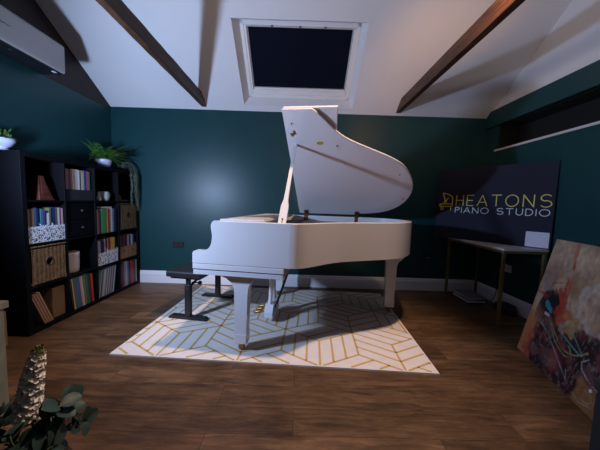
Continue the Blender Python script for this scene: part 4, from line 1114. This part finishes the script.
for i in range(n_):
    pass
r = random.Random(3)
rings = [(0.0, .0), (.115, .0), (.135, .02), (.13, .05), (.10, .085), (.05, .10), (.0, .104)]
vs = []
for (ra, z_) in rings[1:-1]:
    for k in range(24):
        t = 2 * PI * k / 24; rr = ra * (1 + .10 * math.sin(3 * t + z_ * 40) + r.uniform(-.03, .03)); vs.append((rr * math.cos(t) * .62, rr * math.sin(t) * 1.0, z_ + r.uniform(0, .004) * (z_ > 0)))
nr = len(rings) - 2
fs = [(i * 24 + k, i * 24 + (k + 1) % 24, (i + 1) * 24 + (k + 1) % 24, (i + 1) * 24 + k) for i in range(nr - 1) for k in range(24)]
fs += [list(range(24))[::-1], [(nr - 1) * 24 + k for k in range(24)]]
mb.add(vs, fs, 0, True)
o = mb.build('cloth_bag', M_navy, loc=(2.33, 2.82, 0)); tag(o, 'crumpled black cloth bag on the floor beneath the gold-framed table', 'bag')

# ------------------------------------------------------------------ painting leaning at the right
B = Vector((1.8425, 2.0777, .0)); ev = Vector((-.26685, -.96374, 0)); vv = Vector((.9637 * .1893, -.26685 * .1893, .9174)).normalized()
PW, PH = .80, .9366; nv = ev.cross(vv); nv.normalize()
if nv.x > 0: nv = -nv     # nv points to the room (front side)
TK = .035
pt_ = empty('abstract_painting', B, 0, 'large abstract canvas painting in tan, red and black leaning at the right edge', 'painting')
R3 = Matrix(((ev.x, nv.x, vv.x, 0), (ev.y, nv.y, vv.y, 0), (ev.z, nv.z, vv.z, 0), (0, 0, 0, 1)))
gx, gy = 150, 176
def smooth(a, b, x):
    t = max(0, min(1, (x - a) / (b - a))); return t * t * (3 - 2 * t)
def segd(p, a, b):
    ax, ay = a; bx_, by = b; dx, dy = bx_ - ax, by - ay; t = max(0, min(1, ((p[0] - ax) * dx + (p[1] - ay) * dy) / (dx * dx + dy * dy + 1e-12))); return math.hypot(p[0] - ax - t * dx, p[1] - ay - t * dy)
def mixc(a, b, t): return tuple(x + (y - x) * t for x, y in zip(a, b))
def nz(x, y, s, o=0): return mnoise.fractal(Vector((x * s + o, y * s - o, o * .7)), .9, 2.1, 4)
loops = [catmull([(.33, .335), (.36, .375), (.44, .36), (.53, .30), (.57, .265), (.52, .27), (.42, .30), (.36, .32)], 6, True), catmull([(.22, .36), (.30, .30), (.42, .23), (.52, .24), (.60, .30)], 8),
         catmull([(.25, .33), (.33, .25), (.44, .20), (.50, .22), (.46, .27)], 8)]
def paint(s, t):
    n1 = nz(s, t, 5, 1); n2 = nz(s, t, 14, 5); n3 = nz(s, t, 3, 9); ns = nz(s * 4, t, 6, 3)
    c = mixc((.34, .21, .115), (.52, .37, .24), .5 + n1 * .9 + n2 * .3)
    c = mixc(c, (.24, .15, .14), smooth(.1, .5, ns) * .55)
    c = mixc(c, (.40, .20, .12), smooth(.15, .5, n3) * .5 * smooth(.9, .3, t))
    # mauve smudges on the left
    c = mixc(c, (.22, .13, .15), smooth(.12, .03, math.hypot((s - .08), (t - .62) * .6)) * .5)
    # pale swirl
    d = abs(math.hypot((s - .62) * .9, (t - .56) * 1.15) - .17) ; c = mixc(c, (.50, .40, .35), smooth(.05, .015, d + n2 * .05) * .75)
    d = math.hypot((s - .62) * .9, (t - .57) * 1.3); c = mixc(c, (.20, .12, .12), smooth(.12, .04, d + n2 * .03) * .7)
    # dark lower mass
    edge = .445 + .06 * math.sin(s * 9 + .6) + n1 * .16 + n2 * .05 - .12 * smooth(.10, .0, s) * 3
    k = smooth(edge + .04, edge - .05, t); dark = mixc((.022, .010, .014), (.10, .022, .022), smooth(0, .5, n2 + .1)); dark = mixc(dark, (.17, .08, .06), smooth(.10, .45, n3 + n2 * .4) * .6); dark = mixc(dark, (.20, .17, .18), smooth(.30, .42, nz(s * 2.5, t, 22, 4)) * .5)
    c = mixc(c, dark, k)
    d = math.hypot((s - .20) * .9, (t - .46)); c = mixc(c, (.015, .010, .014), smooth(.13, .07, d + n2 * .05))
    # orange-red strip at lower left
    c = mixc(c, (.42, .15, .05), smooth(.14, .05, s + n2 * .06 - t * .05) * smooth(.45, .25, t) * .95)
    c = mixc(c, (.40, .05, .03), smooth(.06, .0, abs(s - .09 + n2 * .05)) * smooth(.30, .1, t) * .7)
    # red / orange / ochre patches
    d = math.hypot((s - .33) * 1.0, (t - .43) * .75); c = mixc(c, (.42, .045, .02), smooth(.085, .03, d + n2 * .09) * .8)
    d = math.hypot((s - .44), (t - .42) * 1.1); c = mixc(c, (.38, .22, .06), smooth(.09, .02, d + n2 * .10) * .75)
    d = math.hypot(s - .39, (t - .12) * .8); c = mixc(c, (.30, .025, .03), smooth(.07, .01, d + n2 * .05) * .8)
    d = math.hypot((s - .33) * .8, t - .10); c = mixc(c, (.16, .10, .09), smooth(.10, .02, d + n1 * .08) * .5)
    # lower right ochre patch
    k = smooth(.585, .62, s + n2 * .02) * smooth(.165, .13, t + n2 * .02); c = mixc(c, (.26, .11, .035), k)
    # red drips
    for (a, b, w, col_) in [((.245, .93), (.265, .77), .007, (.33, .015, .01)), ((.262, .80), (.268, .755), .011, (.40, .02, .012)), ((.235, .92), (.25, .80), .02, (.45, .17, .10)), ((.26, .68), (.272, .47), .012, (.38, .02, .012)), ((.285, .66), (.30, .50), .02, (.42, .08, .04)),
                            ((.0, .51), (.14, .50), .008, (.36, .03, .02)), ((.10, .60), (.25, .645), .004, (.34, .06, .04)), ((.22, .58), (.31, .45), .02, (.40, .05, .03))]:
        dd = segd((s, t), a, b); c = mixc(c, col_, smooth(w, w * .45, dd + n2 * .006) * .9)
    # teal strokes
    for (a, b, w) in [((.135, .455), (.20, .425), .014), ((.15, .43), (.21, .405), .010), ((.13, .48), (.17, .45), .008)]:
        dd = segd((s, t), a, b); c = mixc(c, (.03, .22, .26), smooth(w, w * .4, dd + n2 * .01) * .95)
    dd = segd((s, t), (.165, .378), (.205, .372)); c = mixc(c, (.50, .42, .36), smooth(.014, .006, dd + n2 * .01) * .9)
    # thin drawn lines
    for pl, w, col_ in [(loops[0], .006, (.16, .36, .36)), (loops[1], .007, (.38, .30, .14)), (loops[2], .006, (.34, .30, .16)), ([(.04, .33), (.10, .31), (.24, .27), (.40, .16), (.53, .07), (.50, .13)], .0045, (.30, .32, .36)), ([(.02, .37), (.12, .33), (.23, .26)], .0045, (.4, .28, .22)),
                         ([(.585, .235), (.60, .20), (.66, .165), (.80, .13)], .0045, (.55, .50, .50)), ([(.60, .20), (.585, .235), (.62, .27)], .0045, (.5, .45, .45)), (arc(.68, .075, .05, .03, 0, 360, 14), .004, (.42, .30, .14)), ([(.60, .04), (.66, .02), (.74, .045), (.74, .12)], .004, (.40, .36, .30))]:
        if min(abs(s - q[0]) for q in pl) > .15: continue
        dd = min(segd((s, t), a, b) for a, b in zip(pl, pl[1:])); c = mixc(c, tuple(x * .75 for x in col_), smooth(w * .9, w * .4, dd + n2 * .004) * .85)
    dd = math.hypot(s - .70, t - .125); c = mixc(c, (.75, .75, .78), smooth(.012, .007, dd))
    g_ = (c[0] + c[1] + c[2]) / 3
    c = mixc(c, (g_, g_ * .95, g_ * .9), .06)
    return tuple(x * (.90 + .22 * nz(s, t, 30, 2)) for x in c)
me = bpy.data.meshes.new('canvas')
vs = []; cols = []
for j in range(gy + 1):
    for i in range(gx + 1):
        s_, t_ = PW * i / gx, PH * j / gy
        vs.append(tuple(R3 @ Vector((s_, 0, t_)))); cols.append(paint(s_, t_))
nfront = len(vs)
fs = [(j * (gx + 1) + i, j * (gx + 1) + i + 1, (j + 1) * (gx + 1) + i + 1, (j + 1) * (gx + 1) + i) for j in range(gy) for i in range(gx)]
# sides and back
per = [i for i in range(gx + 1)] + [(j * (gx + 1) + gx) for j in range(1, gy + 1)] + [gy * (gx + 1) + i for i in range(gx - 1, -1, -1)] + [j * (gx + 1) for j in range(gy - 1, 0, -1)]
base = len(vs)
for k in per: vs.append(tuple(Vector(vs[k]) - nv * TK)); cols.append(mixc(cols[k], (.3, .25, .2), .3))
npf = len(per)
fs += [(per[k], per[(k + 1) % npf], base + (k + 1) % npf, base + k) for k in range(npf)]
me.from_pydata(vs, [], fs); me.materials.append(M_paint)
ca_ = me.color_attributes.new('paint', 'FLOAT_COLOR', 'POINT')
for k, c in enumerate(cols): ca_.data[k].color = (*[max(0, x) for x in c], 1)
me.update(); cv = bpy.data.objects.new('canvas', me); col.objects.link(cv); cv.parent = pt_
mb = MB()
for (a0, a1, b0, b1) in [(0.003, .04, 0.003, PH - .003), (PW - .04, PW - .003, 0.003, PH - .003), (.003, PW - .003, .003, .04), (.003, PW - .003, PH - .04, PH - .003)]: mb.box(a0, a1, -TK + .0005, -.018, b0, b1, M=R3)
mb.build('stretcher_frame', M_pale, pt_)
mb = MB()
f0 = R3 @ Vector((PW * .55, -TK, PH * .80)); f1 = Vector((f0.x + .20, f0.y - .04, 0.004)); mb.tube([f0, f1], .009, 0, 8); mb.build('back_strut', M_black, pt_)

# dark storage cube at the right edge
cb = empty('storage_cube', (1.435, .76, 0), 0, 'dark navy storage cube cut off by the right edge, in front of the painting', 'storage cube')
mb = MB(); mb.box(-.265, .265, -.2, .2, 0, .44); mb.build('body', M_navy, cb, bevel=.012, bseg=3)
mb = MB(); mb.box(-.27, .27, -.205, .205, .445, .495); mb.build('lid', M_navy, cb, bevel=.012, bseg=3)

# ------------------------------------------------------------------ lights
def light(name, kind, loc, energy, color, size=.1, target=None, **k):
    ld = bpy.data.lights.new(name, kind); ld.energy = energy; ld.color = color
    if kind in ('POINT', 'SPOT'): ld.shadow_soft_size = size
    if kind == 'SPOT':
        ld.spot_size = math.radians(k.get('angle', 90)); ld.spot_blend = k.get('blend', .6)
    if kind == 'AREA': ld.shape = k.get('shape', 'RECTANGLE'); ld.size = size; ld.size_y = k.get('size_y', size)
    o = bpy.data.objects.new(name, ld); col.objects.link(o); o.location = loc
    if target is not None: o.rotation_euler = (Vector(target) - Vector(loc)).to_track_quat('-Z', 'Y').to_euler()
    return o
light('cool_floor_lamp', 'SPOT', (-1.86, 1.25, 1.32), 172, (.48, .65, 1.0), .07, (-.2, 3.5, 1.75), angle=165, blend=.75)
light('ridge_downlight', 'SPOT', (.75, 1.46, 3.95), 420, (1.0, .70, .52), .10, (-.25, 2.0, 0), angle=62, blend=.75)
light('beam_spot', 'SPOT', (1.06, 1.46, 2.37), 26, (1.0, .50, .20), .03, (1.21, 1.95, 2.40), angle=80, blend=.9)
light('gable_fill', 'SPOT', (-1.9, -.5, 1.9), 110, (1.0, .86, .78), .15, (2.5, 1.7, 3.0), angle=52, blend=.8)  # added fill to brighten the right gable, no fitting behind it
light('ceiling_fill', 'SPOT', (-.1, -.7, 2.0), 62, (1.0, .76, .66), .2, (.1, 1.9, 3.65), angle=84, blend=.9)  # added warm fill for the ceiling slope, not a lamp of the room

w = bpy.data.worlds.new('night'); sc.world = w; w.use_nodes = True
w.node_tree.nodes['Background'].inputs['Color'].default_value = (.010, .014, .03, 1)
w.node_tree.nodes['Background'].inputs['Strength'].default_value = .5

# ------------------------------------------------------------------ camera
cam = bpy.data.cameras.new('camera'); co = bpy.data.objects.new('camera', cam); col.objects.link(co)
f_, pitch, roll, yaw, hh = 261.1088, .0812, .0307, .0042, 1.131
cam.sensor_width = 36; cam.lens = 36 * f_ / 600; cam.clip_start = .02
F = Vector((math.sin(yaw) * math.cos(pitch), math.cos(yaw) * math.cos(pitch), -math.sin(pitch)))
Rr = Vector((math.cos(yaw), -math.sin(yaw), 0)); Uu = Rr.cross(F)
R2 = Rr * math.cos(roll) + Uu * math.sin(roll); U2 = Uu * math.cos(roll) - Rr * math.sin(roll)
co.matrix_world = Matrix(((R2.x, U2.x, -F.x, 0), (R2.y, U2.y, -F.y, 0), (R2.z, U2.z, -F.z, hh), (0, 0, 0, 1)))
sc.camera = co
vs_ = sc.view_settings; vs_.view_transform = 'Standard'; vs_.look = 'None'; vs_.exposure = .15; vs_.gamma = 1; vs_.use_curve_mapping = False
